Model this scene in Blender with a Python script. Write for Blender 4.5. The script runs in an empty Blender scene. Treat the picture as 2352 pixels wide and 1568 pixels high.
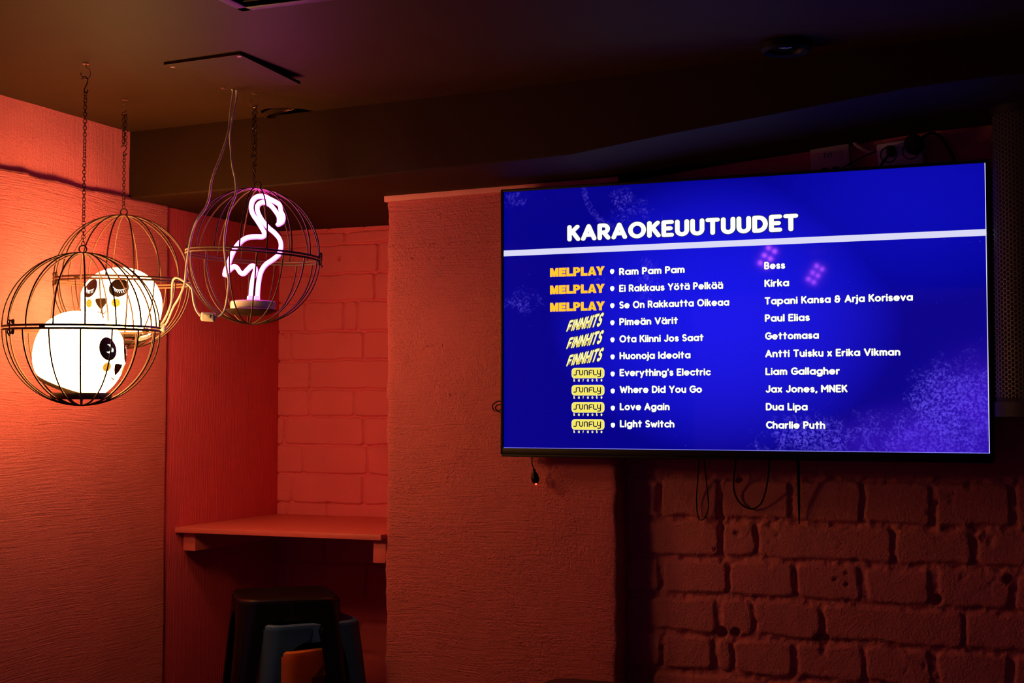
import bpy, bmesh, math, random
import numpy as np
from mathutils import Vector, Matrix
random.seed(7)
S = bpy.context.scene
PI = math.pi
# ------------------------------------------------------------------ camera
F = 3267.0                                   # focal length in pixels of the 2352 px frame (50 mm on 36 mm)
YAW, PIT = math.radians(22.0), math.radians(2.66)
CAM = Vector((0, 0, 1.42))
AX_R = Vector((math.cos(YAW), math.sin(YAW), 0))
AX_F = Vector((-math.sin(YAW)*math.cos(PIT), math.cos(YAW)*math.cos(PIT), math.sin(PIT)))
AX_U = AX_R.cross(AX_F)
cd = bpy.data.cameras.new('camera'); cam = bpy.data.objects.new('camera', cd); S.collection.objects.link(cam)
cd.sensor_width = 36; cd.lens = 50.0; cd.clip_start = .05
cam.location = CAM
cam.rotation_euler = (PI/2 + PIT, 0, YAW)
S.camera = cam
# ------------------------------------------------------------------ world, colour management
w = bpy.data.worlds.new('world'); S.world = w; w.use_nodes = True
w.node_tree.nodes['Background'].inputs[0].default_value = (.8, .22, 1.0, 1)
w.node_tree.nodes['Background'].inputs[1].default_value = .09
S.view_settings.view_transform = 'Standard'; S.view_settings.look = 'None'
S.view_settings.exposure = 0; S.view_settings.gamma = 1; S.view_settings.use_curve_mapping = False
# lamp strengths (the lamps themselves are built further down)
PANDA_L = (31.0, 15.0, 4.3)
NEON_L = (26.0, 1.4, 18.0)
# ------------------------------------------------------------------ pixel -> place helpers (measuring the photograph)
def ray(px, py): return AX_F + AX_R*((px-1176)/F) + AX_U*((784-py)/F)
def at(px, py, Z): return CAM + ray(px, py)*Z
def onY(px, py, Y): d = ray(px, py); return CAM + d*((Y-CAM.y)/d.y)
def onX(px, py, X): d = ray(px, py); return CAM + d*((X-CAM.x)/d.x)
def onZ(px, py, z): d = ray(px, py); return CAM + d*((z-CAM.z)/d.z)
# ------------------------------------------------------------------ object helpers
def link(o, parent=None):
    S.collection.objects.link(o)
    if parent is not None: o.parent = parent
    return o
def obj(name, bm, mat, parent=None, loc=None, smooth=True):
    me = bpy.data.meshes.new(name)
    bmesh.ops.recalc_face_normals(bm, faces=bm.faces[:]) if getattr(bm, 'is_valid', True) else None
    bm.to_mesh(me); bm.free()
    for m in (mat if isinstance(mat, (list, tuple)) else [mat]): me.materials.append(m)
    if smooth:
        me.polygons.foreach_set('use_smooth', [True]*len(me.polygons))
        me.set_sharp_from_angle(angle=math.radians(38))
    o = bpy.data.objects.new(name, me)
    if loc is not None: o.location = loc
    return link(o, parent)
def pymesh(name, verts, faces, mat, parent=None, smooth=True):
    me = bpy.data.meshes.new(name); me.from_pydata(verts, [], faces); me.materials.append(mat)
    if smooth: me.polygons.foreach_set('use_smooth', [True]*len(me.polygons))
    return link(bpy.data.objects.new(name, me), parent)
def tag(o, label=None, cat=None, group=None, kind=None):
    if label: o['label'] = label
    if cat: o['category'] = cat
    if group: o['group'] = group
    if kind: o['kind'] = kind
    return o
def thing(name, label, cat, loc=(0,0,0), rot=(0,0,0), group=None):
    o = bpy.data.objects.new(name, None); o.empty_display_size = .05
    o.location = loc; o.rotation_euler = rot
    link(o); return tag(o, label, cat, group)
def box(bm, c, s, rot=None, bev=0, seg=2, mi=0):
    r = bmesh.ops.create_cube(bm, size=1)
    M = Matrix.Translation(c) @ (rot.to_4x4() if rot is not None else Matrix()) @ Matrix.Diagonal((s[0], s[1], s[2], 1))
    bmesh.ops.transform(bm, matrix=M, verts=r['verts'])
    fs = set(f for v in r['verts'] for f in v.link_faces)
    for f in fs: f.material_index = mi
    if bev:
        es = set(e for v in r['verts'] for e in v.link_edges)
        bmesh.ops.bevel(bm, geom=list(es), offset=bev, segments=seg, affect='EDGES', profile=.5)
def bxm(c, s, bev=0, rot=None):
    bm = bmesh.new(); box(bm, Vector(c), s, rot, bev); return bm
def smoothpath(P, n=8, closed=False):
    P = [Vector(p) for p in P]; out = []; N = len(P)
    rng = range(N if closed else N-1)
    for i in rng:
        p1, p2 = P[i], P[(i+1) % N]
        p0 = P[i-1] if (i > 0 or closed) else p1*2-p2
        p3 = P[(i+2) % N] if (i+2 < N or closed) else p2*2-p1
        for k in range(n):
            t = k/n
            out.append(.5*((2*p1)+(p2-p0)*t+(2*p0-5*p1+4*p2-p3)*t*t+(3*p1-p0-3*p2+p3)*t**3))
    if not closed: out.append(P[-1])
    return out
def tube(bm, P, r, n=8, closed=False, cap=True):
    P = [Vector(p) for p in P]; N = len(P)
    T = []
    for i in range(N):
        a = P[(i-1) % N] if (closed or i > 0) else P[i]
        b = P[(i+1) % N] if (closed or i < N-1) else P[i]
        T.append((b-a).normalized())
    up = Vector((0,0,1)) if abs(T[0].z) < .9 else Vector((1,0,0))
    nrm = T[0].cross(up).normalized(); rings = []
    for i in range(N):
        nrm = (nrm - T[i]*nrm.dot(T[i])).normalized(); b = T[i].cross(nrm)
        rr = r[i] if isinstance(r, (list, tuple)) else r
        rings.append([bm.verts.new(P[i] + (nrm*math.cos(2*PI*k/n) + b*math.sin(2*PI*k/n))*rr) for k in range(n)])
    for i in range(N if closed else N-1):
        A, B = rings[i], rings[(i+1) % N]
        off = 0
        if closed and i == N-1:
            off = min(range(n), key=lambda o: (A[0].co-B[o].co).length)
        for k in range(n):
            bm.faces.new((A[k], A[(k+1) % n], B[(k+1+off) % n], B[(k+off) % n]))
    if cap and not closed:
        bm.faces.new(rings[0]); bm.faces.new(rings[-1][::-1])
def lathe(bm, prof, n=32, M=None, cap=True):
    rings = []
    M = M or Matrix()
    for r, z in prof:
        rings.append([bm.verts.new(M @ Vector((r*math.cos(2*PI*k/n), r*math.sin(2*PI*k/n), z))) for k in range(n)])
    for a, b in zip(rings, rings[1:]):
        for k in range(n): bm.faces.new((a[k], a[(k+1) % n], b[(k+1) % n], b[k]))
    if cap:
        if prof[0][0] > 1e-5: bm.faces.new(rings[0][::-1])
        if prof[-1][0] > 1e-5: bm.faces.new(rings[-1])
# ------------------------------------------------------------------ materials
def newmat(name):
    m = bpy.data.materials.new(name); m.use_nodes = True
    return m, m.node_tree, m.node_tree.nodes['Principled BSDF']
def nd(nt, t, **k):
    n = nt.nodes.new(t)
    for a, b in k.items():
        if a.startswith('i_'):
            key = a[2:]; n.inputs[int(key) if key.isdigit() else key.replace('_', ' ')].default_value = b
        else: setattr(n, a, b)
    return n
def plain(name, col, rough=.5, metal=0, var=.12, spec=.5, bump=0, scale=30):
    m, nt, b = newmat(name)
    b.inputs['Roughness'].default_value = rough; b.inputs['Metallic'].default_value = metal
    b.inputs['Specular IOR Level'].default_value = spec
    tc = nd(nt, 'ShaderNodeTexCoord'); no = nd(nt, 'ShaderNodeTexNoise', i_Scale=scale, i_Detail=4.0)
    nt.links.new(tc.outputs['Object'], no.inputs['Vector'])
    mx = nd(nt, 'ShaderNodeMixRGB', blend_type='MIX')
    mx.inputs[1].default_value = tuple(c*(1-var) for c in col)+(1,); mx.inputs[2].default_value = tuple(min(1, c*(1+var)) for c in col)+(1,)
    nt.links.new(no.outputs['Fac'], mx.inputs[0]); nt.links.new(mx.outputs[0], b.inputs['Base Color'])
    if bump:
        bp = nd(nt, 'ShaderNodeBump', i_Strength=bump, i_Distance=.002)
        nt.links.new(no.outputs['Fac'], bp.inputs['Height']); nt.links.new(bp.outputs[0], b.inputs['Normal'])
    return m
def emit(name, col, strength=1.0, base=(0,0,0)):
    m, nt, b = newmat(name)
    b.inputs['Base Color'].default_value = base+(1,); b.inputs['Roughness'].default_value = .6
    b.inputs['Emission Color'].default_value = tuple(c/max(col) for c in col)+(1,)
    b.inputs['Emission Strength'].default_value = strength*max(col)
    return m
def math_(nt, op, a, b=None, c=None, clamp=False):
    n = nd(nt, 'ShaderNodeMath', operation=op, use_clamp=clamp)
    for i, v in enumerate((a, b, c)):
        if v is None: continue
        if isinstance(v, (int, float)): n.inputs[i].default_value = v
        else: nt.links.new(v, n.inputs[i])
    return n.outputs[0]
def plaster(name, col, stroke=(1, 1, 14), strength=.5, grit=.4, pits=None, rough=.62, scale=9.0, dist=.004):
    """painted plaster: brush ridges stretched along one direction, fine grit, and pits in bands"""
    m, nt, b = newmat(name); L = nt.links.new
    b.inputs['Roughness'].default_value = rough; b.inputs['Specular IOR Level'].default_value = .35
    tc = nd(nt, 'ShaderNodeTexCoord'); P = tc.outputs['Object']
    wn = nd(nt, 'ShaderNodeTexNoise', i_Scale=1.6, i_Detail=2.0); L(P, wn.inputs['Vector'])
    vs = nd(nt, 'ShaderNodeVectorMath', operation='SUBTRACT'); L(wn.outputs['Color'], vs.inputs[0]); vs.inputs[1].default_value = (.5,.5,.5)
    va = nd(nt, 'ShaderNodeVectorMath', operation='MULTIPLY_ADD'); L(vs.outputs[0], va.inputs[0]); va.inputs[1].default_value = (.09,.09,.09); L(P, va.inputs[2])
    mp = nd(nt, 'ShaderNodeMapping'); L(va.outputs[0], mp.inputs['Vector']); mp.inputs['Scale'].default_value = stroke
    n1 = nd(nt, 'ShaderNodeTexNoise', i_Scale=scale, i_Detail=7.0, i_Roughness=.62); L(mp.outputs[0], n1.inputs['Vector'])
    n2 = nd(nt, 'ShaderNodeTexNoise', i_Scale=170.0, i_Detail=3.0, i_Roughness=.6); L(P, n2.inputs['Vector'])
    n3 = nd(nt, 'ShaderNodeTexNoise', i_Scale=9.0, i_Detail=3.0); L(P, n3.inputs['Vector'])
    gm = math_(nt, 'MULTIPLY', n2.outputs['Fac'], math_(nt, 'MULTIPLY', n3.outputs['Fac'], grit*2))
    h = math_(nt, 'ADD', n1.outputs['Fac'], gm)
    if pits:
        sx = nd(nt, 'ShaderNodeSeparateXYZ'); L(P, sx.inputs[0])
        band = None
        for z0, hw in pits:
            d = math_(nt, 'ABSOLUTE', math_(nt, 'SUBTRACT', sx.outputs['Z'], z0))
            bnd = math_(nt, 'SUBTRACT', 1.0, math_(nt, 'DIVIDE', d, hw), clamp=True)
            band = bnd if band is None else math_(nt, 'MAXIMUM', band, bnd)
        n4 = nd(nt, 'ShaderNodeTexNoise', i_Scale=62.0, i_Detail=3.0, i_Roughness=.7); L(P, n4.inputs['Vector'])
        th = math_(nt, 'SUBTRACT', .73, math_(nt, 'MULTIPLY', band, .13))
        pit = math_(nt, 'MULTIPLY', math_(nt, 'SUBTRACT', n4.outputs['Fac'], th), 9.0, clamp=True)
        h = math_(nt, 'SUBTRACT', h, math_(nt, 'MULTIPLY', pit, 1.5))
    bp = nd(nt, 'ShaderNodeBump', i_Strength=strength, i_Distance=dist); L(h, bp.inputs['Height']); L(bp.outputs[0], b.inputs['Normal'])
    mx = nd(nt, 'ShaderNodeMixRGB'); mx.inputs[1].default_value = tuple(c*.86 for c in col)+(1,); mx.inputs[2].default_value = tuple(min(1, c*1.1) for c in col)+(1,)
    L(n3.outputs['Fac'], mx.inputs[0]); L(mx.outputs[0], b.inputs['Base Color'])
    return m
PINK = (.77, .172, .20)
m_left = plaster('pink_brushed_plaster', PINK, (1, 1.3, 46), .95, .6, scale=5.5, dist=.006)
m_upper = plaster('pink_rough_plaster', PINK, (1, 26, 1.5), .6, .8, scale=4.0, dist=.006)
m_panel = plaster('pink_wood_grain_board', (.68, .072, .13), (20, 34, .7), .8, .25, scale=5.0)
PZ = [(onY(1020, y, 3.62).z, hw) for y, hw in ((592, .012), (794, .02), (907, .018), (560, .01), (1465, .01))]
m_pillar = plaster('pink_pillar_plaster', PINK, (1.5, 1, 46), 1.0, 1.1, pits=PZ, scale=5.0, dist=.007)
m_brick = plaster('pink_painted_brick', (.64, .165, .175), (1, 1, 1), .9, 1.1, scale=28.0)
m_brick2 = plaster('pink_painted_brick_smooth', (.75, .115, .185), (1, 1, 1), .35, .4, scale=26.0)
m_shelf = plain('pink_painted_shelf', (.72, .13, .14), .45, var=.08, bump=.15, scale=60)
m_lath = plaster('pink_lath', (.78, .28, .28), (60, 1, 1), .4, .3, scale=3.0)
m_ceil = plaster('dark_ceiling_paint', (.042, .0185, .005), (2, 2, 2), .12, .25, rough=.62, scale=4.0)
m_ceil.node_tree.nodes['Principled BSDF'].inputs['Specular IOR Level'].default_value = .12
m_beam = plaster('dark_beam_paint', (.028, .0125, .0030), (2, 2, 2), .15, .3, rough=.65, scale=4.0)
m_beam.node_tree.nodes['Principled BSDF'].inputs['Specular IOR Level'].default_value = .12
m_floor = plain('dark_floor', (.03, .022, .02), .5, bump=.2)
m_dark = plain('dark_wall_paint', (.05, .025, .025), .7)
m_black = plain('black_plastic', (.006, .0055, .0055), .5, var=.2, spec=.2)
m_blackm = plain('black_matte', (.008, .0075, .0075), .7, var=.2, spec=.2)
m_wire = plain('brown_black_wire', (.085, .030, .011), .6, metal=.1, var=.3, scale=200)
m_chain = plain('dark_chain_steel', (.05, .03, .025), .35, metal=.8, var=.3, scale=300)
m_hook = plain('brass_plated_hook', (.55, .40, .24), .28, metal=.9, var=.15, scale=200)
m_cable = plain('white_cable_plastic', (.72, .66, .58), .4, var=.05)
m_white = plain('white_plastic', (.75, .72, .68), .38, var=.04)
m_board = plain('brown_disc', (.06, .03, .018), .5, var=.3)
m_screw = plain('steel_screw', (.6, .5, .45), .3, metal=1)
m_decal = plain('dark_brown_print', (.035, .018, .008), .5, var=.2)
m_glint = emit('glowing_white_print', (2.2, 1.9, 1.5), 1, (.8, .8, .8))
m_cheek = emit('cheek_orange', (.93, .42, .03), 1, (.5, .25, .02))
m_cheekdot = emit('cheek_dots', (.42, .09, .01), 1, (.3, .1, .02))
m_panda = emit('glowing_silicone', PANDA_L, 1, (.8, .8, .8))
# ------------------------------------------------------------------ numpy noise for the relief of walls
_rng = np.random.RandomState(3); _tab = _rng.rand(256, 256)
def vnoise(x, y):
    xi = np.floor(x).astype(int); yi = np.floor(y).astype(int); fx = x-xi; fy = y-yi
    fx = fx*fx*(3-2*fx); fy = fy*fy*(3-2*fy)
    g = lambda a, b: _tab[a % 256, b % 256]
    return (g(xi, yi)*(1-fx)+g(xi+1, yi)*fx)*(1-fy)+(g(xi, yi+1)*(1-fx)+g(xi+1, yi+1)*fx)*fy
def fbm(x, y, o=4):
    s = 0; a = .5
    for k in range(o): s = s + a*vnoise(x*2**k+17*k, y*2**k+5*k); a *= .5
    return s
def grid_mesh(name, P, mat, parent=None):
    """P: (n, m, 3) array of points"""
    n, m = P.shape[:2]
    me = bpy.data.meshes.new(name); me.vertices.add(n*m); me.vertices.foreach_set('co', P.reshape(-1).astype(np.float32))
    i = np.arange(n-1)[:, None]*m + np.arange(m-1)[None, :]
    q = np.stack([i, i+1, i+m+1, i+m], -1).reshape(-1, 4)
    me.loops.add(q.size); me.loops.foreach_set('vertex_index', q.reshape(-1).astype(np.int32))
    me.polygons.add(len(q)); me.polygons.foreach_set('loop_start', (np.arange(len(q))*4).astype(np.int32))
    me.polygons.foreach_set('use_smooth', np.ones(len(q), dtype=bool))
    me.update(calc_edges=True); me.materials.append(mat)
    return link(bpy.data.objects.new(name, me), parent)
# ------------------------------------------------------------------ the place: key planes (metres)
XL, XPAN = -2.54, -2.55          # left wall, board beside the niche
YT, YP, YB, YN = 3.53, 3.62, 3.70, 4.19   # TV front, pillar face, brick wall, niche back
ZC, ZB = 2.215, 2.022            # ceiling, beam soffit
XPL = onY(887, 800, YP).x; XPR = onY(1418, 1200, YP).x
XR, YF = 1.7, -2.6
def struct(o): o['kind'] = 'structure'; return o
# pillar: a sheet that wraps round three sides, rough at the arrises
def build_pillar():
    zs = np.arange(0, ZB+.03, .005); xs = np.arange(XPL, XPR, .005)
    n, m = len(zs), len(xs)
    Z, X = np.meshgrid(zs, xs, indexing='ij')
    Y = np.full_like(X, YP) - .006*(fbm(X*6, Z*6, 3)-.5) - .0022*(fbm(X*25, Z*190, 3)-.5)
    edge = np.minimum(X-XPL, XPR-X); Y += .010*np.exp(-edge/.006)
    jl = .012*(fbm(zs*0+3, zs*24, 5)-.5); jr = .012*(fbm(zs*0+9, zs*20, 5)-.5)
    wl = np.exp(-(X-XPL)/.02); wr = np.exp(-(XPR-X)/.02)
    X = X + wl*jl[:, None] + wr*jr[:, None]
    P = np.stack([X, Y, Z], -1)
    def side(x, j, y0, y1):
        ys = np.arange(y0, y1, .02)
        return np.stack([np.repeat((x+j)[:, None], len(ys), 1), np.repeat(ys[None], n, 0), np.repeat(zs[:, None], len(ys), 1)], -1)
    A = side(np.full(n, XPL-.001), jl, YP+.018, YN+.05)[:, ::-1]; B = side(np.full(n, XPR+.002), jr, YP+.018, YN+.05)
    o = grid_mesh('wall_pillar', np.concatenate([A, P, B], 1), m_pillar)
    return struct(o)
build_pillar()
# rows of bricks -> relief
def brick_relief(X, Z, rows, gap, corner, depth, rag, seed):
    wx = X + rag*(fbm(X*16+seed, Z*16, 4)-.5)*2; wz = Z + rag*(fbm(X*14+40, Z*18+seed, 4)-.5)*2
    best = np.full(X.shape, 1.0)
    for z0, z1, js in rows:
        for a, b in zip(js, js[1:]):
            ga = gap*(.5+.9*random.random()); gb = gap*(.5+.9*random.random())
            cx, cz = (a+b)/2+(ga-gb)/4, (z0+z1)/2; hx, hz = (b-a-(ga+gb)/2)/2, (z1-z0-gap)/2
            tilt = .02*(random.random()-.5)
            qx = np.abs(wx-cx+tilt*(wz-cz))-hx+corner; qz = np.abs(wz-cz-tilt*(wx-cx))-hz+corner
            d = np.hypot(np.maximum(qx, 0), np.maximum(qz, 0))+np.minimum(np.maximum(qx, qz), 0)-corner
            best = np.minimum(best, d)
    s = np.clip(best/(.007 if depth > .011 else .0038)+.35, 0, 1); s = s*s*(3-2*s)
    return depth*s*(.55+.9*fbm(X*40, Z*40, 3)), s
def seg_rows(spec, zlow, zhigh, pitch, x0, x1, length):
    rows = list(spec); rnd = random.Random(11)
    def fill(za, zb, k):
        xs = [x0-.1]
        x = x0 - .1 + (length*.5 if k % 2 else 0) + rnd.random()*.03
        while x < x1+.3: xs.append(x + rnd.uniform(-.012, .012)); x += length*(1 if rnd.random() < .55 else .52)
        return (za, zb, sorted(xs))
    z = min(r[0] for r in rows); k = 0
    while z > zlow: rows.append(fill(z-pitch, z, k)); z -= pitch; k += 1
    z = max(r[1] for r in rows)
    while z < zhigh: rows.append(fill(z, z+pitch, k)); z += pitch; k += 1
    return rows
# brick wall on the right of the pillar, joints measured on the photograph
def rX(px, py): return onY(px, py, YB).x
def rZ(py): return onY(1793, py, YB).z
def c6(v): return 1380 + v/2.42
def r6(v): return 1050 + v/2.42
R = []
ys = [112, 362, 578, 798, 1010, 1232]
jts = [[-60, 330, 660, 1055, 1455, 1855, 2290, 2700, 3100], [-60, 215, 655, 862, 1625, 2065, 2700, 3100],
       [-60, 328, 715, 1083, 1455, 1855, 2285, 2700, 3100], [-60, 235, 658, 850, 1228, 2020, 2430, 2800, 3200],
       [-60, 345, 640, 735, 1080, 1460, 1850, 2280, 2700, 3100]]
for k in range(5):
    R.append((rZ(r6(ys[k+1])), rZ(r6(ys[k])), [rX(c6(v), r6((ys[k]+ys[k+1])/2)) for v in jts[k]]))
rowsR = seg_rows(R, 0, 2.2, .103, XPR, XR, .30)
def build_brick_right():
    xs = np.concatenate([np.arange(XPR-.01, .25, .0042), np.arange(.25, XR+.02, .007)]); zs = np.concatenate([np.arange(0, .7, .006), np.arange(.7, 2.215, .0042)])
    Z, X = np.meshgrid(zs, xs, indexing='ij')
    d, s = brick_relief(X, Z, rowsR, .020, .012, .0112, .010, 3.0)
    d += s*.016*(fbm(X*58, Z*58, 3)-.5)
    d += .006*(fbm(X*5, Z*5, 3)-.5) + .0015*(fbm(X*60, Z*60, 3)-.5)
    chip = np.clip(fbm(X*22+7, Z*22+3, 4)-.70, 0, 1)*.08; d += chip
    for px, py, r, h in ((1657, 1452, .016, .03), (1690, 1452, .012, .025), (2152, 1378, .014, .03), (1697, 1102, .007, .03), (1640, 1261, .004, .02), (1943, 1316, .004, .02), (1945, 1342, .005, .02), (1918, 1330, .005, .012),
                         (1487, 1402, .004, .02), (2315, 1330, .012, .02), (1660, 1190, .007, .012), (1658, 1215, .006, .012), (1655, 1290, .006, .012), (1880, 1465, .012, .02), (1898, 1465, .01, .02)):
        p = onY(px, py, YB); rr = np.hypot(X-p.x, (Z-p.z))+.006*(fbm(X*60, Z*60)-.5); d += h*np.clip((r-rr)/r*2, 0, 1)
    # a smooth rendered band runs behind and above the screen
    zt = onY(1793, 1092, YB).z
    m_ = np.clip((Z-zt+.01*(fbm(X*12, Z*3)-.5))/.012, 0, 1); d = d*(1-m_)+m_*(.004*fbm(X*8, Z*8, 3))
    # small vertical flaws under the screen
    for px, py0, py1, wd in ((1655, 1130, 1230, .008), (1512, 1115, 1175, .012)):
        p = onY(px, py0, YB); q = onY(px, py1, YB); d += .014*np.clip(1-np.abs(X-p.x+.006*(fbm(Z*30, Z*0+2)-.5))/wd, 0, 1)*((Z < p.z) & (Z > q.z))
    struct(grid_mesh('wall_back', np.stack([X, YB+d, Z], -1), m_brick))
build_brick_right()
# brick wall at the back of the niche
def n6(v): return 600+v/2.6125
def ny(v): return 400+v/2.6125
NZ = [rZ2 for rZ2 in [onY(760, ny(v), YN).z for v in (345, 422, 598, 762, 942, 1117, 1290, 1455, 1625, 1800)]]
nj = [[60, 500, 900], [60, 175, 700, 900], [60, 180, 680, 900], [60, 262, 492, 570, 900], [60, 180, 610, 900], [60, 290, 900], [60, 285, 560, 900], [60, 140, 615, 900], [60, 250, 640, 900]]
NR = []
for k in range(9): NR.append((NZ[k+1], NZ[k], [onY(n6(v), ny(1000), YN).x for v in nj[k]]))
rowsN = seg_rows(NR, 0, 2.1, .098, XPAN, XPL, .27)
def build_niche():
    xs = np.arange(XPAN-.02, XPL+.12, .003); zs = np.concatenate([np.arange(0, .9, .01), np.arange(.9, ZB+.01, .003)])
    Z, X = np.meshgrid(zs, xs, indexing='ij')
    d, s = brick_relief(X, Z, rowsN, .0065, .012, .0135, .006, 9.0)
    line = np.exp(-((s-.5)/.22)**2); d = d + .005*line*(.3+1.2*fbm(X*9, Z*9))
    d += .005*(fbm(X*6+5, Z*6, 3)-.5) + .0012*(fbm(X*50, Z*50, 3)-.5)
    for px, py, r, h in ((779, 593, .006, .02), (656, 770, .007, .012), (650, 765, .006, .01)):
        p = onY(px, py, YN); d += h*np.clip((r-np.hypot(X-p.x, (Z-p.z)*.7))/r*2, 0, 1)
    zt = .65
    struct(grid_mesh('wall_niche', np.stack([X, YN+d, Z], -1), m_brick2))
build_niche()
# left wall: lower brushed plaster with a lip, upper plaster set back, board beside the niche
YPAN = onX(383, 900, XL).y
def build_left():
    ys = np.concatenate([np.arange(YF, 2.3, .1), np.arange(2.3, YPAN, .006), [YPAN]])
    ztop = ZB + .003 + .010*(fbm(ys*14, ys*0+4, 5)-.5)
    ztop = ztop + np.where(ys < 2.93, .004, 0) - np.where((ys > 3.05) & (ys < 3.2), .003, 0)
    t = np.concatenate([np.linspace(0, .55, 12), np.linspace(.56, .995, 120), [1, 1, 1]])
    Zs = ztop[:, None]*t[None]
    Yg = np.repeat(ys[:, None], len(t), 1)
    X = np.full_like(Zs, XL) + .006*(fbm(Yg*5, Zs*5, 3)-.5) + .0015*(fbm(Yg*22, Zs*170, 3)-.5)
    X[:, -2] -= .008; X[:, -1] -= .03
    X[-1, :] -= .006
    P = np.stack([X, Yg, Zs], -1)
    P = np.concatenate([P, P[-1:] + np.array([-.04, 0, 0])], 0)
    o = struct(grid_mesh('wall_left', P, m_left))
    y2 = np.concatenate([np.arange(YF, 2.3, .1), np.arange(2.3, 3.42, .006)]); z2 = np.arange(ZB-.02, ZC+.01, .006)
    Y2, Z2 = np.meshgrid(y2, z2, indexing='ij')
    X2 = XL-.011 + .007*(fbm(Y2*7, Z2*7, 3)-.5) + .002*(fbm(Y2*70, Z2*9, 3)-.5)
    c = grid_mesh('upper_plaster', np.stack([X2, Y2, Z2], -1), m_upper, o)
    bm = bmesh.new(); box(bm, Vector((XPAN-.011, (YPAN+YN+.06)/2+.002, ZB/2)), (.022, YN+.06-YPAN-.004, ZB-.001), bev=.0012)
    obj('grain_board', bm, m_panel, o)
    return o
build_left()
# floor, ceiling, front and right walls, masonry behind the sheets
struct(obj('floor', bxm(((XL+XR)/2, (YF+4.4)/2, -.05), (XR-XL+.6, 4.4-YF+.4, .1)), m_floor, smooth=False))
struct(obj('wall_right', bxm((XR+.05, (YF+4.4)/2, ZC/2), (.1, 4.4-YF+.2, ZC)), m_dark, smooth=False))
HX, HY = onZ(668, 262, ZC).x, onZ(668, 262, ZC).y            # recessed spotlight hole at the beam
def bmy(x): return 3.367 + (x+2.545)*(-.0895)                # beam front face
bm = bmesh.new(); nh = 40; hole = []; RH = .074
for k in range(nh):
    a = 2*PI*k/nh; r = RH*(1+.05*math.sin(3*a+1)+.03*random.uniform(-1, 1)); hole.append((HX+r*math.cos(a), HY-.012+r*math.sin(a)*.98))
for zz, top in ((ZC, 0), (ZC+.14, 1)):
    vs = [bm.verts.new((x, y, zz)) for x, y in ((XL-.25, YF-.2), (XR+.25, YF-.2), (XR+.25, 4.4), (XL-.25, 4.4))]
    if top: bm.faces.new(vs); continue
    es = [bm.edges.new((vs[i], vs[(i+1) % 4])) for i in range(4)]
    hv = [bm.verts.new((x, y, zz)) for x, y in hole]; he = [bm.edges.new((hv[i], hv[(i+1) % nh])) for i in range(nh)]
    bmesh.ops.triangle_fill(bm, edges=es+he, use_beauty=True)
    hv2 = [bm.verts.new((v.co.x, v.co.y, zz+.1)) for v in hv]
    for i in range(nh): bm.faces.new((hv[i], hv[(i+1) % nh], hv2[(i+1) % nh], hv2[i]))
struct(obj('ceiling', bm, m_ceil, smooth=False))
# beam: runs along the back, its soffit steps up past the pillar
bm = bmesh.new()
st = [(-2.62, 0), (-1.9, 0), (XPR, .014), (-.916, .041), (-.663, .064), (-.353, .094), (-.2, .100), (XR+.1, .125)]
rows = []
for x, dz in st:
    zb = ZB+dz
    rows.append([bm.verts.new((x, 4.35, ZC+.0)), bm.verts.new((x, 4.35, zb)), bm.verts.new((x, bmy(x)+.004, zb-.0)), bm.verts.new((x, bmy(x), zb+.004)), bm.verts.new((x, bmy(x), ZC))])
for a, b in zip(rows, rows[1:]):
    for k in range(4): bm.faces.new((a[k], a[k+1], b[k+1], b[k]))
bm.faces.new(rows[0][::-1]); bm.faces.new(rows[-1])
struct(obj('trim_1', bm, m_beam, smooth=False))['label'] = 'dark painted ceiling beam'
# lath strip along the head of the pillar
a0 = onY(884, 452, YP-.006); a1 = onY(1432, 402, YP-.006)
bm = bmesh.new(); L_ = XPR-XPL+.012
box(bm, Vector(((XPL+XPR)/2+.002, YP-.001, ZB-.006)), (L_, .018, .018), bev=.0012)
for v in bm.verts:
    v.co.z += .016*(v.co.x-XPL)/(XPR-XPL) + (.004 if v.co.z > ZB else 0)*(v.co.x-XPL)/(XPR-XPL)
struct(obj('trim_2', bm, m_lath))
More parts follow.
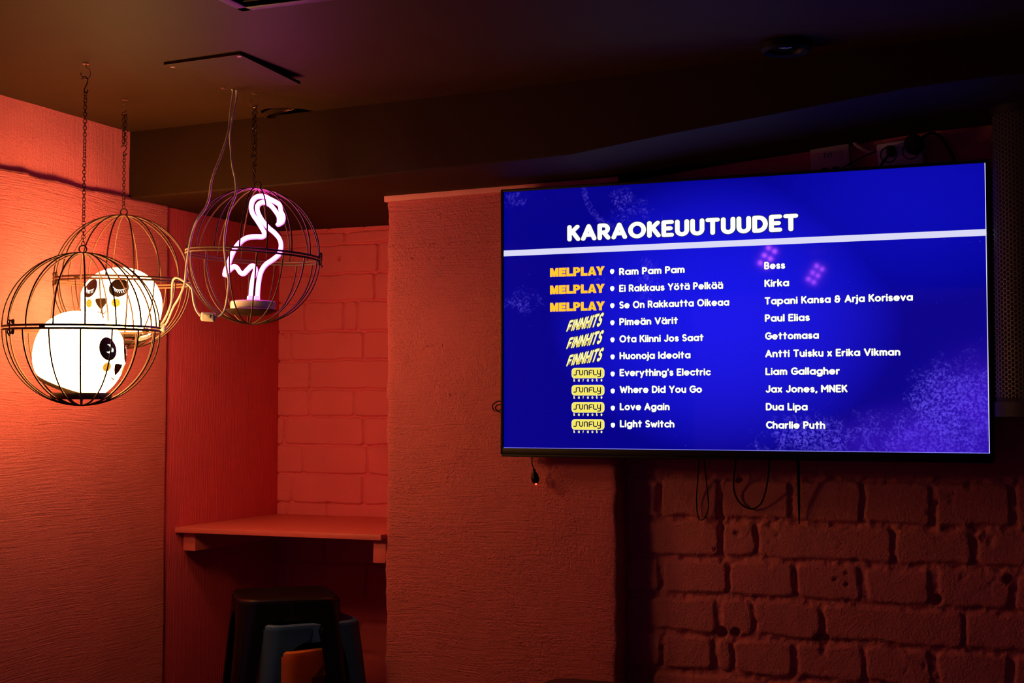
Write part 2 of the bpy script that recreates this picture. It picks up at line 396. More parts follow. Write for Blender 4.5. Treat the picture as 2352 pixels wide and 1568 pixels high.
# ================================================================== stroke lettering (rounded, as on the screen)
def arc(cx, cy, rx, ry, a0, a1, n=None):
    n = n or max(3, int(abs(a1-a0)/18))
    return [(cx+rx*math.cos(math.radians(a0+(a1-a0)*k/n)), cy+ry*math.sin(math.radians(a0+(a1-a0)*k/n))) for k in range(n+1)]
XH = .66
def G_():
    g = {}
    g['A'] = (.76, [[(0,0),(.38,1),(.76,0)], [(.15,.3),(.61,.3)]])
    g['B'] = (.56, [[(0,0),(0,1),(.28,1)]+arc(.28,.76,.24,.24,90,-90)+[(0,.52)], [(.3,.52)]+arc(.3,.26,.26,.26,90,-90)+[(0,0)]])
    g['C'] = (.66, [arc(.42,.5,.42,.5,48,312)])
    g['D'] = (.68, [[(0,0),(0,1),(.26,1)]+arc(.26,.5,.42,.5,90,-90)+[(0,0)]])
    g['E'] = (.52, [[(.52,1),(0,1),(0,0),(.52,0)], [(0,.51),(.44,.51)]])
    g['F'] = (.50, [[(.5,1),(0,1),(0,0)], [(0,.5),(.42,.5)]])
    g['G'] = (.76, [arc(.44,.5,.44,.5,50,345)+[(.86,.5)], [(.48,.48),(.86,.48)]])
    g['H'] = (.64, [[(0,0),(0,1)], [(.64,0),(.64,1)], [(0,.51),(.64,.51)]])
    g['I'] = (.0, [[(0,0),(0,1)]])
    g['J'] = (.46, [[(.46,1),(.46,.26)]+arc(.22,.25,.24,.25,0,-150)])
    g['K'] = (.58, [[(0,0),(0,1)], [(.55,1),(.06,.48)], [(.22,.6),(.6,0)]])
    g['L'] = (.48, [[(0,1),(0,0),(.48,0)]])
    g['M'] = (.84, [[(0,0),(0,1),(.42,.38),(.84,1),(.84,0)]])
    g['N'] = (.66, [[(0,0),(0,1),(.66,0),(.66,1)]])
    g['O'] = (.90, [arc(.45,.5,.45,.5,0,360,24)])
    g['P'] = (.54, [[(0,0),(0,1),(.28,1)]+arc(.28,.72,.27,.28,90,-90)+[(0,.44)]])
    g['R'] = (.58, [[(0,0),(0,1),(.28,1)]+arc(.28,.72,.27,.28,90,-90)+[(0,.44)], [(.28,.44),(.58,0)]])
    g['S'] = (.54, [arc(.27,.745,.25,.255,40,270,9)+arc(.27,.25,.27,.25,90,-140,9)])
    g['T'] = (.62, [[(0,1),(.62,1)], [(.31,1),(.31,0)]])
    g['U'] = (.62, [[(0,1),(0,.31)]+arc(.31,.31,.31,.31,180,360)+[(.62,1)]])
    g['V'] = (.74, [[(0,1),(.37,0),(.74,1)]])
    g['W'] = (1.06, [[(0,1),(.27,0),(.53,.82),(.79,0),(1.06,1)]])
    g['Y'] = (.68, [[(0,1),(.34,.45),(.68,1)], [(.34,.45),(.34,0)]])
    r = XH/2
    bowl = arc(r,r,r,r,0,360,18)
    g['a'] = (2*r, [bowl, [(2*r,XH),(2*r,0)]])
    g['b'] = (2*r, [bowl, [(0,1),(0,0)]])
    g['c'] = (.52, [arc(r,r,r,r,45,315)])
    g['d'] = (2*r, [bowl, [(2*r,1),(2*r,0)]])
    g['e'] = (2*r, [[(.02,r),(2*r,r)]+arc(r,r,r,r,0,312)])
    g['g'] = (2*r, [bowl, [(2*r,XH),(2*r,-.05)]+arc(r,-.05,r,.27,0,-140)])
    g['h'] = (.52, [[(0,1),(0,0)], [(0,.38)]+arc(.26,.40,.26,.26,180,0)+[(.52,0)]])
    g['i'] = (.0, [[(0,XH),(0,0)], [(0,.95),(0,.955)]])
    g['j'] = (.0, [[(0,XH),(0,-.12)]+arc(-.17,-.12,.17,.2,0,-80), [(0,.95),(0,.955)]])
    g['k'] = (.48, [[(0,1),(0,0)], [(.43,XH),(.05,.3)], [(.18,.4),(.48,0)]])
    g['l'] = (.0, [[(0,1),(0,0)]])
    g['m'] = (.86, [[(0,XH),(0,0)], [(0,.42)]+arc(.215,.445,.215,.215,180,0)+[(.43,0)], [(.43,.42)]+arc(.645,.445,.215,.215,180,0)+[(.86,0)]])
    g['n'] = (.52, [[(0,XH),(0,0)], [(0,.38)]+arc(.26,.40,.26,.26,180,0)+[(.52,0)]])
    g['o'] = (2*r, [bowl])
    g['p'] = (2*r, [bowl, [(0,XH),(0,-.36)]])
    g['r'] = (.30, [[(0,XH),(0,0)], [(0,.34)]+arc(.28,.36,.28,.30,180,85)])
    g['s'] = (.42, [arc(.21,.49,.19,.17,35,270,8)+arc(.21,.165,.21,.165,90,-145,8)])
    g['t'] = (.40, [[(.19,.95),(.19,0)], [(0,XH),(.40,XH)]])
    g['u'] = (.52, [[(0,XH),(0,.26)]+arc(.26,.26,.26,.26,180,360)+[(.52,XH)], [(.52,.26),(.52,0)]])
    g['v'] = (.54, [[(0,XH),(.27,0),(.54,XH)]])
    g['w'] = (.84, [[(0,XH),(.21,0),(.42,.58),(.63,0),(.84,XH)]])
    g['x'] = (.46, [[(0,XH),(.46,0)], [(.46,XH),(0,0)]])
    g['y'] = (.54, [[(0,XH),(.28,.03)], [(.54,XH),(.17,-.34)]])
    g['ä'] = (2*r, g['a'][1]+[[(.14,.95),(.14,.955)], [(.52,.95),(.52,.955)]])
    g['ö'] = (2*r, g['o'][1]+[[(.14,.95),(.14,.955)], [(.52,.95),(.52,.955)]])
    g['&'] = (.72, [[(.66,.50),(.42,.50),(.30,.52)]+arc(.30,.25,.29,.26,90,320)+[(.56,.28),(.56,.62)], arc(.32,.76,.24,.24,30,270,8)])
    g["'"] = (.0, [[(0,1),(0,.82)]])
    g[','] = (.06, [[(.07,.02),(.0,-.16)]])
    g['1'] = (.22, [[(0,.78),(.22,1),(.22,0)]])
    g[' '] = (.14, [])
    return g
GL = G_()
def layout(text, gap):
    x = 0; out = []
    for ch in text:
        wd, st = GL[ch]
        out += [[(px+x, py) for px, py in s] for s in st]
        x += wd + gap
    return out, x-gap
def strokes_mesh(name, strokes, r, mp, mat, parent=None, seg=12, ends=True):
    """flat ribbons with round ends; mp maps 2-D stroke space to 3-D"""
    V, Fc = [], []
    for s in strokes:
        for (x0, y0), (x1, y1) in zip(s, s[1:]):
            dx, dy = x1-x0, y1-y0; L = math.hypot(dx, dy)
            if L < 1e-6: continue
            nx, ny = -dy/L*r, dx/L*r; k = len(V)
            V += [mp(x0+nx, y0+ny), mp(x0-nx, y0-ny), mp(x1-nx, y1-ny), mp(x1+nx, y1+ny)]; Fc.append((k, k+1, k+2, k+3))
        for i, (x, y) in enumerate(s):
            if not ends and i in (0, len(s)-1): continue
            k = len(V); V += [mp(x+r*math.cos(2*PI*j/seg), y+r*math.sin(2*PI*j/seg)) for j in range(seg)]; Fc.append(tuple(range(k, k+seg)))
    return pymesh(name, V, Fc, mat, parent, smooth=False)
# ================================================================== television
YS = YT+.004                                    # picture plane
m_text = emit('screen_white', (1.25, 1.25, 1.05)); m_line = emit('screen_pale_bar', (.70, .70, .93))
m_gold = emit('screen_yellow', (1.0, .62, .01)); m_goldedge = emit('screen_yellow_edge', (.95, .36, .22))
m_cream = emit('screen_cream', (1.0, .93, .42)); m_badge = emit('screen_badge_yellow', (.92, .80, .13)); m_ink = emit('screen_dark_ink', (.012, .012, .05))
m_edge = emit('screen_edge_line', (.30, .30, .95)); m_outl = emit('screen_dark_outline', (.012, .02, .06))
TLo, BLo = onY(1150, 435.5, YT), onY(1150, 1043, YT); TRo, BRo = onY(2268, 365.5, YT), onY(2286, 1058, YT)
tx0, tx1 = onY(1150, 740, YT).x, onY(2277, 720, YT).x+.001; tz1, tz0 = (TLo.z+TRo.z)/2, (BLo.z+BRo.z)/2
sx0, sx1 = onY(1157, 740, YS).x, onY(2269, 720, YS).x
sz1 = (onY(1157, 442, YS).z+onY(2264, 373, YS).z)/2; sz0 = (onY(1157, 1028, YS).z+onY(2275, 1042, YS).z)/2
tcx, tcz = (tx0+tx1)/2, (tz0+tz1)/2
tv = thing('television', 'large black wall-mounted television showing a blue karaoke song list', 'television', (tcx, YT, tz0))
o_ = Vector((tcx, YT, tz0))
def loc(v): return (v[0]-o_.x, v[1]-o_.y, v[2]-o_.z)
bm = bmesh.new()
W_, H_ = tx1-tx0, tz1-tz0
for c, s in (((sx0+tx0)/2, (sx0-tx0, H_)), ((sx1+tx1)/2, (tx1-sx1, H_))):
    box(bm, Vector((c-o_.x, .014, H_/2)), (s[0], .030, s[1]), bev=.0015)
box(bm, Vector((0, .014, (sz1+tz1)/2-o_.z)), (W_, .030, tz1-sz1), bev=.0015)
box(bm, Vector((0, .014, (sz0+tz0)/2-o_.z)), (W_, .030, sz0-tz0), bev=.0015)
box(bm, Vector((0, .010, -.003)), (W_*.996, .020, .006), bev=.001)
obj('bezel', bm, m_black, tv)
bm = bmesh.new(); box(bm, Vector((0, .026, H_/2)), (W_-.006, .034, H_-.006), bev=.006); box(bm, Vector((0, .052, H_*.42)), (W_*.7, .030, H_*.6), bev=.012)
obj('rear_cover', bm, m_blackm, tv)
bm = bmesh.new(); box(bm, Vector((-.05, .074, H_*.45)), (.5, .020, .36), bev=.003); obj('wall_bracket', bm, m_blackm, tv)
# picture: a blue field with pale splatter, made in the emission of the panel
def screen_mat():
    m, nt, b = newmat('screen_picture'); L = nt.links.new
    b.inputs['Base Color'].default_value = (.006, .006, .008, 1); b.inputs['Roughness'].default_value = .04; b.inputs['Specular IOR Level'].default_value = .6
    tc = nd(nt, 'ShaderNodeTexCoord'); P = tc.outputs['Object']
    sp = nd(nt, 'ShaderNodeSeparateXYZ'); L(P, sp.inputs[0]); X, Z = sp.outputs['X'], sp.outputs['Z']
    def blob(cx, cz, rx, rz, pw=1.0):
        a = math_(nt, 'DIVIDE', math_(nt, 'SUBTRACT', X, cx), rx); c = math_(nt, 'DIVIDE', math_(nt, 'SUBTRACT', Z, cz), rz)
        d = math_(nt, 'ADD', math_(nt, 'MULTIPLY', a, a), math_(nt, 'MULTIPLY', c, c))
        return math_(nt, 'POWER', math_(nt, 'SUBTRACT', 1.0, d, clamp=True), pw)
    def q(px, py): p = onY(px, py, YS); return p.x-o_.x, p.z-o_.z
    glow = math_(nt, 'MAXIMUM', blob(*q(1650, 720), .46, .36, 1.0), math_(nt, 'MULTIPLY', blob(*q(2080, 470), .40, .25), .35))
    n1 = nd(nt, 'ShaderNodeTexNoise', i_Scale=26.0, i_Detail=12.0, i_Roughness=.82, i_Distortion=.9); L(P, n1.inputs['Vector'])
    n2 = nd(nt, 'ShaderNodeTexNoise', i_Scale=7.0, i_Detail=3.0, i_Distortion=.6); L(P, n2.inputs['Vector'])
    n3 = nd(nt, 'ShaderNodeTexNoise', i_Scale=230.0, i_Detail=2.0); L(P, n3.inputs['Vector'])
    mask = None
    for px, py, rx, rz, s in ((2200, 960, .20, .20, 1.0), (2060, 1000, .20, .12, .8), (1850, 1010, .24, .10, .85), (2240, 830, .10, .12, .6), (1480, 640, .05, .14, .7), (1420, 650, .20, .07, .65), (1190, 460, .06, .04, .8), (1200, 690, .10, .06, .7), (1960, 905, .2, .08, .45), (1280, 590, .16, .12, .35), (1440, 470, .10, .075, .75)):
        v = math_(nt, 'MULTIPLY', blob(*q(px, py), rx, rz, .7), s); mask = v if mask is None else math_(nt, 'MAXIMUM', mask, v)
    # disc edge, top left of centre
    cx, cz = q(1440, 420); 
    a = math_(nt, 'SUBTRACT', X, cx); c = math_(nt, 'SUBTRACT', Z, cz); d = math_(nt, 'SQRT', math_(nt, 'ADD', math_(nt, 'MULTIPLY', a, a), math_(nt, 'MULTIPLY', c, c)))
    ring = math_(nt, 'SUBTRACT', 1.0, math_(nt, 'ABSOLUTE', math_(nt, 'DIVIDE', math_(nt, 'SUBTRACT', d, .118), .010)), clamp=True)
    ring = math_(nt, 'MULTIPLY', ring, math_(nt, 'MULTIPLY', math_(nt, 'SUBTRACT', .02, a, clamp=True), 9.0, clamp=True))
    th = math_(nt, 'SUBTRACT', .775, math_(nt, 'MULTIPLY', mask, .42))
    th = math_(nt, 'SUBTRACT', th, math_(nt, 'MULTIPLY', math_(nt, 'SUBTRACT', n2.outputs['Fac'], .5), .35))
    spl = math_(nt, 'MULTIPLY', math_(nt, 'SUBTRACT', n1.outputs['Fac'], th), 7.0, clamp=True)
    n5 = nd(nt, 'ShaderNodeTexNoise', i_Scale=150.0, i_Detail=3.0, i_Roughness=.75); L(P, n5.inputs['Vector'])
    spk = math_(nt, 'MULTIPLY', math_(nt, 'SUBTRACT', n5.outputs['Fac'], .44), 6.0, clamp=True)
    spl = math_(nt, 'MULTIPLY', math_(nt, 'MULTIPLY', spl, spk), mask); spl = math_(nt, 'MAXIMUM', spl, math_(nt, 'MULTIPLY', ring, math_(nt, 'MULTIPLY', spk, .45)))
    vor = nd(nt, 'ShaderNodeTexVoronoi', i_Scale=42.0); L(P, vor.inputs['Vector'])
    star = math_(nt, 'MULTIPLY', math_(nt, 'SUBTRACT', .085, vor.outputs['Distance'], clamp=True), 8.0, clamp=True)
    star = math_(nt, 'MULTIPLY', star, math_(nt, 'MULTIPLY', math_(nt, 'SUBTRACT', n2.outputs['Fac'], .53, clamp=True), 6.0, clamp=True))
    spl = math_(nt, 'MAXIMUM', spl, star)
    # thin cross of a star, lower right and by the title
    for px, py, rr in ((2186, 1003, .035), (1521, 518, .03)):
        qx, qz = q(px, py)
        ax = math_(nt, 'ABSOLUTE', math_(nt, 'SUBTRACT', X, qx)); az = math_(nt, 'ABSOLUTE', math_(nt, 'SUBTRACT', Z, qz))
        for u_, v_ in ((ax, az), (az, ax)):
            li = math_(nt, 'MULTIPLY', math_(nt, 'LESS_THAN', u_, .0008), math_(nt, 'SUBTRACT', 1.0, math_(nt, 'DIVIDE', v_, rr), clamp=True))
            spl = math_(nt, 'MAXIMUM', spl, math_(nt, 'MULTIPLY', li, .5))
    mx = nd(nt, 'ShaderNodeMixRGB'); mx.inputs[1].default_value = (.0006, .0006, .25, 1); mx.inputs[2].default_value = (.008, .008, .80, 1); L(glow, mx.inputs[0])
    mx2 = nd(nt, 'ShaderNodeMixRGB'); L(math_(nt, 'MULTIPLY', spl, .8), mx2.inputs[0]); L(mx.outputs[0], mx2.inputs[1]); mx2.inputs[2].default_value = (.14, .09, 1.0, 1)
    vio = math_(nt, 'MULTIPLY', math_(nt, 'MAXIMUM', blob(*q(2260, 980), .20, .24, 2.0), math_(nt, 'MULTIPLY', blob(*q(2150, 1030), .30, .14, 1.6), .9)), math_(nt, 'MULTIPLY', n2.outputs['Fac'], 1.1))
    mx3 = nd(nt, 'ShaderNodeMixRGB'); L(math_(nt, 'MULTIPLY', vio, .8), mx3.inputs[0]); L(mx2.outputs[0], mx3.inputs[1]); mx3.inputs[2].default_value = (.075, .012, .72, 1)
    gr = math_(nt, 'ADD', .86, math_(nt, 'MULTIPLY', n3.outputs['Fac'], .28))
    vm = nd(nt, 'ShaderNodeVectorMath', operation='SCALE'); L(mx3.outputs[0], vm.inputs[0]); L(gr, vm.inputs['Scale'])
    L(vm.outputs[0], b.inputs['Emission Color']); b.inputs['Emission Strength'].default_value = 1
    return m
m_screen = screen_mat()
bm = bmesh.new(); box(bm, Vector(((sx0+sx1)/2-o_.x, .006+.001, (sz0+sz1)/2-o_.z)), (sx1-sx0+.004, .004, sz1-sz0+.004))
for v in bm.verts:
    pass
scr = obj('screen', bm, m_screen, tv, smooth=False)
YG = YS+.001-.0006                               # lettering lies just on the picture
def put(name, text, x0, x1, yb, cap, gap=.33, r=.128, mat=None, xr=None, dark=True):
    """line of lettering whose left end, right end and baseline were measured"""
    A = onY(x0, yb, YG); 
    st, wd = layout(text, gap)
    B = onY(x1, yb, YG)
    h = cap/F*((A-CAM).dot(AX_F))/1.0            # cap height in metres
    k = h/(1+2*r); sxx = (B.x-A.x)/(wd+2*r)
    def mp(u, v, dy=0): return (A.x+(u+r)*sxx-o_.x, YG-o_.y+dy, A.z+(v+r)*k-o_.z)
    o = strokes_mesh(name, st, r, mp, mat or m_text, scr)
    if dark: strokes_mesh('lettering_outline', st, r+.05, lambda u, v: mp(u, v, .00025), m_outl, scr, seg=8)
    return o
put('title_lettering', 'KARAOKEUUTUUDET', 1303, 1834, 554.5, 37.5, .38, .155)
songs = [('Ram Pam Pam', 1572.6, 632), ('Ei Rakkaus Yötä Pelkää', 1661, 670.5), ('Se On Rakkautta Oikeaa', 1675, 708.5), ('Pimeän Värit', 1557, 747), ('Ota Kiinni Jos Saat', 1616, 786.5),
         ('Huonoja Ideoita', 1586, 825), ('Everything\'s Electric', 1632, 863.8), ('Where Did You Go', 1612.5, 902.5), ('Love Again', 1538, 941.8), ('Light Switch', 1549, 981)]
for i, (t, x1, yb) in enumerate(songs): put('song_lettering', t, 1422+.2*i, x1, yb, 16.6)
arts = [('Bess', 1803.5, 618.6), ('Kirka', 1812.6, 659), ('Tapani Kansa & Arja Koriseva', 2097, 699.5), ('Paul Elias', 1860, 739), ('Gettomasa', 1881, 780), ('Antti Tuisku x Erika Vikman', 2068, 820.5),
        ('Liam Gallagher', 1929, 861.4), ('Jax Jones, MNEK', 1946.5, 901.5), ('Dua Lipa', 1855, 942.3), ('Charlie Puth', 1895.5, 984)]
for i, (t, x1, yb) in enumerate(arts): put('artist_lettering', t, 1755.5+.45*i, x1, yb, 17.2)
def flat(name, pts, mat, dy=0):
    vs = [onY(px, py, YG) for px, py in pts]
    return pymesh(name, [(v.x-o_.x, YG-o_.y+dy, v.z-o_.z) for v in vs], [tuple(range(len(vs)))], mat, scr, smooth=False)
# pale bar under the title: straight across the picture
zb1, zb0 = (onY(1157, 576, YG).z+onY(2264, 525, YG).z)/2, (onY(1157, 589.5, YG).z+onY(2264, 540, YG).z)/2
def rect(name, x0, x1, z0, z1, mat, dy=0):
    return pymesh(name, [(x0-o_.x, YG-o_.y+dy, z0-o_.z), (x1-o_.x, YG-o_.y+dy, z0-o_.z), (x1-o_.x, YG-o_.y+dy, z1-o_.z), (x0-o_.x, YG-o_.y+dy, z1-o_.z)], [(0, 1, 2, 3)], mat, scr, smooth=False)
rect('pale_bar', sx0, sx1, zb0, zb1, m_line)
rect('edge_line', sx1-.0022, sx1-.0004, sz0+.0005, sz1, m_line); rect('edge_line', sx0, sx1, sz0+.0004, sz0+.0016, m_edge)
# bullets: small rounded shields
for i in range(10):
    c = onY(1406+.2*i, 623.5+39.2*i, YG); r = .0058
    pts = []
    for k in range(24):
        a = 2*PI*k/24; x, z = math.cos(a), math.sin(a)
        x = math.copysign(abs(x)**.75, x); z = math.copysign(abs(z)**.75, z)
        if z < 0: x *= 1+.35*z
        pts.append((c.x+x*r-o_.x, YG-o_.y, c.z+z*r*1.1-o_.z))
    pymesh('bullet', pts, [tuple(range(24))], m_text, scr, smooth=False)
# channel marks in front of the songs
BL_ = {'M': (1.0, [[(0,0),(0,1),(.30,1),(.50,.42),(.70,1),(1,1),(1,0),(.74,0),(.74,.62),(.60,0),(.40,0),(.26,.62),(.26,0)]]),
       'E': (.80, [[(0,0),(0,1),(.8,1),(.8,.76),(.28,.76),(.28,.62),(.75,.62),(.75,.39),(.28,.39),(.28,.24),(.8,.24),(.8,0)]]),
       'L': (.76, [[(0,0),(0,1),(.29,1),(.29,.25),(.76,.25),(.76,0)]]),
       'Y': (.98, [[(.35,0),(.35,.40),(0,1),(.32,1),(.49,.66),(.66,1),(.98,1),(.63,.40),(.63,0)]])}
def poly_fill(name, polys, mp, mat, parent):
    bm = bmesh.new()
    for outer, holes in polys:
        es = []
        for loop in [outer]+holes:
            vs = [bm.verts.new(mp(x, y)) for x, y in loop]
            es += [bm.edges.new((vs[i], vs[(i+1) % len(vs)])) for i in range(len(vs))]
        bmesh.ops.triangle_fill(bm, edges=es, use_beauty=True)
    return obj(name, bm, mat, parent, smooth=False)
Pout = [(0,0),(0,1),(.45,1)]+arc(.47,.69,.34,.31,90,-90,8)+[(.29,.38),(.29,0)]
Phole = [(.29,.78),(.40,.78)]+arc(.41,.69,.10,.09,90,-90,5)+[(.29,.60)]
Aout = [(0,0),(.36,1),(.66,1),(1.02,0),(.71,0),(.66,.16),(.36,.16),(.31,0)]; Ahole = [(.42,.36),(.60,.36),(.51,.68)]
def block_word(word):
    x = 0; out = []
    for ch in word:
        if ch == 'P': o, h, wd = Pout, [Phole], .82
        elif ch == 'A': o, h, wd = Aout, [Ahole], 1.02
        else: wd, pl = BL_[ch]; o, h = pl[0], []
        sh = lambda L_: [(a+x, b) for a, b in L_]
        out.append((sh(o), [sh(q) for q in h])); x += wd + (.13 if ch != 'A' else .03)
        if ch == 'L' : x -= .03
    return out, x-.13
for i in range(3):
    polys, wd = block_word('MELPLAY')
    A = onY(1264, 635.3+39.8*i, YG); B = onY(1388, 635, YG); sx_ = (B.x-A.x)/wd; h = .0219
    edge = [( [(a, b) for a, b in o], hs) for o, hs in polys]
    def mpe(u, v): return (A.x+u*sx_-o_.x, YG-o_.y, A.z+v*h-o_.z)
    # warm edge drawn as a thin stroke behind the yellow faces
    strokes_mesh('logo_edge', [o+[o[0]] for o, hs in polys], .045, lambda u, v: (A.x+u*sx_-o_.x, YG-o_.y+.0002, A.z+v*h-o_.z), m_goldedge, scr, seg=6)
    poly_fill('channel_logo', polys, mpe, m_gold, scr)
    for k in range(7):
        c = onY(1322+k*10, 640.5+39.8*i-k*.6, YG); strokes_mesh('logo_underline_dot', [[(0, 0), (0, .0001)]], .0009, lambda u, v: (c.x+u-o_.x, YG-o_.y+.0001, c.z+v-o_.z), m_ink, scr, seg=6)
for i in range(3):
    # slanted rising comic lettering, cream with golden patches at the foot
    A = onY(1301, 761.5+39.7*i, YG); B = onY(1386.5, 750+39.7*i, YG); st, wd = layout('FINNHITS', .36)
    k = (B.x-A.x-.012)/wd
    def mp(u, v, dy=0):
        x = u/wd; hh = .0235+.0055*x; return (A.x+u*k+v*hh*.36+.002-o_.x, YG-o_.y+dy, A.z+.003+x*.0128+v*hh-o_.z)
    strokes_mesh('logo_outline', st, .22, lambda u, v: mp(u, v, .0003), m_ink, scr, seg=8)
    strokes_mesh('channel_logo', st, .145, mp, m_cream, scr, seg=8)
    rr = random.Random(4)
    spots = [[(rr.uniform(0, wd*.7), rr.uniform(-.05, .42))] for _ in range(34)]
    spots = [[p[0], (p[0][0]+.12, p[0][1]+.1)] for p in spots]
    strokes_mesh('logo_patches', spots, .05, lambda u, v: mp(u, v, -.0002), emit('logo_gold_%d' % i, (.62, .42, .02)) if i == 0 else bpy.data.materials['logo_gold_0'], scr, seg=6)
SUN = [(.0, [[(-.1,0),(.22,0)]+arc(.22,.2,.16,.2,-90,0,4)+[(.38,.75)]+arc(.56,.78,.18,.22,180,90,4)+[(.95,1)]]),
       (1.05, [[(0,1),(0,.3)]+arc(.3,.3,.3,.3,180,360,8)+[(.6,1)]]),
       (2.0, [[(0,0),(0,.7)]+arc(.3,.7,.3,.3,180,0,8)+[(.6,0)]]),
       (2.95, [[(0,0),(0,.75)]+arc(.25,.75,.25,.25,180,90,4)+[(.62,1)], [(0,.45),(.5,.45)]]),
       (3.8, [[(0,1),(0,.25)]+arc(.25,.25,.25,.25,180,270,4)+[(.62,0)]]),
       (4.6, [[(0,1),(0,.5)]+arc(.3,.45,.3,.3,180,360,6)+[(.6,1)], [(.6,.5),(.6,-.15)]+arc(.35,-.15,.25,.25,0,-90,4)+[(.05,-.4)]])]
for i in range(4):
    y = 856.5+39.4*i; c = onY(1350.3, y, YG); hw, hh, rc = .0440, .0127, .0085
    pts = []
    for cx, cz, a0 in ((hw-rc, hh-rc, 0), (-hw+rc, hh-rc, 90), (-hw+rc, -hh+rc, 180), (hw-rc, -hh+rc, 270)):
        pts += [(cx+rc*math.cos(math.radians(a0+t)), cz+rc*math.sin(math.radians(a0+t))) for t in range(0, 91, 15)]
    pymesh('badge_rim', [(c.x+x*1.035-o_.x, YG-o_.y+.0003, c.z+z*1.09-o_.z) for x, z in pts], [tuple(range(len(pts)))], m_cream, scr, smooth=False)
    bd = pymesh('channel_logo', [(c.x+x-o_.x, YG-o_.y+.0001, c.z+z-o_.z) for x, z in pts], [tuple(range(len(pts)))], m_badge, scr, smooth=False)
    st = [[(p[0]+x, p[1]) for p in s] for x, ss in SUN for s in ss]
    k = .078/5.6
    strokes_mesh('badge_lettering', st, .105, lambda u, v: (c.x-.0375+u*k-o_.x, YG-o_.y-.0001, c.z-.0048+v*k*.86-o_.z), m_ink, scr, seg=8)
    # widely spaced small word under the badge
    xx = 0
    for ch in 'karaoke':
        wd, stt = GL[ch]; stt = [[(p[0]-wd/2, p[1]) for p in s] for s in stt]
        q0 = c.x-.0378+xx*.01255
        strokes_mesh('badge_caption', stt, .16, lambda u, v: (q0+u*.0052-o_.x, YG-o_.y, c.z-.0213+v*.0066-o_.z), m_cream, scr, seg=6)
        xx += 1
# ================================================================== hanging wire cages
def plumb(hx, hy): return onZ(hx, hy, ZC)
def rib_mesh(R, Rz, r, up):
    bm = bmesh.new(); n = 18
    P = [Vector((R*math.cos(t), 0, (1 if up else -1)*Rz*math.sin(t))) for t in [PI/2*k/n for k in range(n+1)]]
    P[-1].x = .0035
    tube(bm, P, r, 6)
    me = bpy.data.meshes.new('rib'); bm.to_mesh(me); bm.free(); me.materials.append(m_wire)
    me.polygons.foreach_set('use_smooth', [True]*len(me.polygons)); return me
def make_cage(label, center, R, Rz, clasp_a, a_up, a_dn, tilt, nrib=16, gap=.0105):
    t = thing('hanging_wire_cage', label, 'cage', center, tilt, 'hanging wire sphere cages')
    for up, a0 in ((True, a_up), (False, a_dn)):
        me = rib_mesh(R, Rz, .0019, up); s = 1 if up else -1
        for k in range(nrib):
            o = link(bpy.data.objects.new('upper_rib' if up else 'lower_rib', me), t)
            o.rotation_euler.z = a0+2*PI*k/nrib; o.location.z = s*gap*.35
        bm = bmesh.new()
        tube(bm, [(R*math.cos(2*PI*k/72), R*math.sin(2*PI*k/72), s*gap*.35) for k in range(72)], .0026, 8, closed=True)
        obj('upper_rim' if up else 'lower_rim', bm, m_wire, t)
    bm = bmesh.new(); tube(bm, [(.0085*math.cos(2*PI*k/20), 0, Rz+gap*.35+.0085+.0085*math.sin(2*PI*k/20)) for k in range(20)], .0017, 6, closed=True)
    o = obj('top_ring', bm, m_wire, t); o.rotation_euler.z = math.radians(30)
    # clasp: two small eyes and a hook, wired to the rims; hinge on the far side
    bm = bmesh.new()
    for s in (1, -1):
        tube(bm, [(R+.002, -.008, s*.006), (R+.004, -.006, s*.014), (R+.004, .006, s*.014), (R+.002, .008, s*.006)], .0022, 6)
        for yy in (-.009, .009): tube(bm, [(R+.005, yy+.0045*math.cos(a), s*.011+.0045*math.sin(a)) for a in [2*PI*k/10 for k in range(10)]], .0018, 6, closed=True)
    tube(bm, smoothpath([(R+.006, 0, .014), (R+.009, .001, .002), (R+.007, .002, -.012), (R+.009, .003, -.020), (R+.012, .002, -.016)], 4), .0015, 6)
    o = obj('clasp', bm, m_wire, t); o.rotation_euler.z = clasp_a
    bm = bmesh.new()
    for yy in (-.006, 0, .006): tube(bm, [(R+.0035*math.cos(a), yy, .0065*math.sin(a)) for a in [2*PI*k/10 for k in range(10)]], .0018, 6, closed=True)
    o = obj('hinge', bm, m_wire, t); o.rotation_euler.z = clasp_a+PI
    bm = bmesh.new(); o2 = obj('hinge', bm_copy := bxm((R, 0, 0), (.007, .012, .012), .0015), m_wire, t); o2.rotation_euler.z = clasp_a+.5
    bm.free()
    return t
def cage_disc(label, c, r, h, prof=None):
    bm = bmesh.new(); lathe(bm, prof or [(r*.98, 0), (r, h*.3), (r, h*.8), (r*.98, h)], 40)
    o = obj('lamp_shelf_disc', bm, m_board, None, c); tag(o, label, 'disc', 'dark discs inside the cages'); return o
def make_hook(label, p, ang, R=.0115):
    t = thing('ceiling_hook', label, 'hook', p, (0, 0, ang), 'brass ceiling hooks')
    bm = bmesh.new(); lathe(bm, [(.0075, -.0022), (.0075, 0)], 20); obj('mounting_plate', bm, m_hook, t)
    P = [(0, 0, 0), (.001, 0, -.006)] + [(R*math.sin(a)*.95, 0, -.008-R-.004+R*math.cos(a)*1.15) for a in [math.radians(d) for d in range(10, 290, 20)]]
    bm = bmesh.new(); tube(bm, smoothpath(P, 3), .0013, 6); obj('open_hook', bm, m_hook, t)
    return t, -.008-R*2.15-.004
def link_pts(z, L, W, n=14): # elongated ring
    return [(W*math.cos(2*PI*k/n), 0, z+L*math.sin(2*PI*k/n)) for k in range(n)]
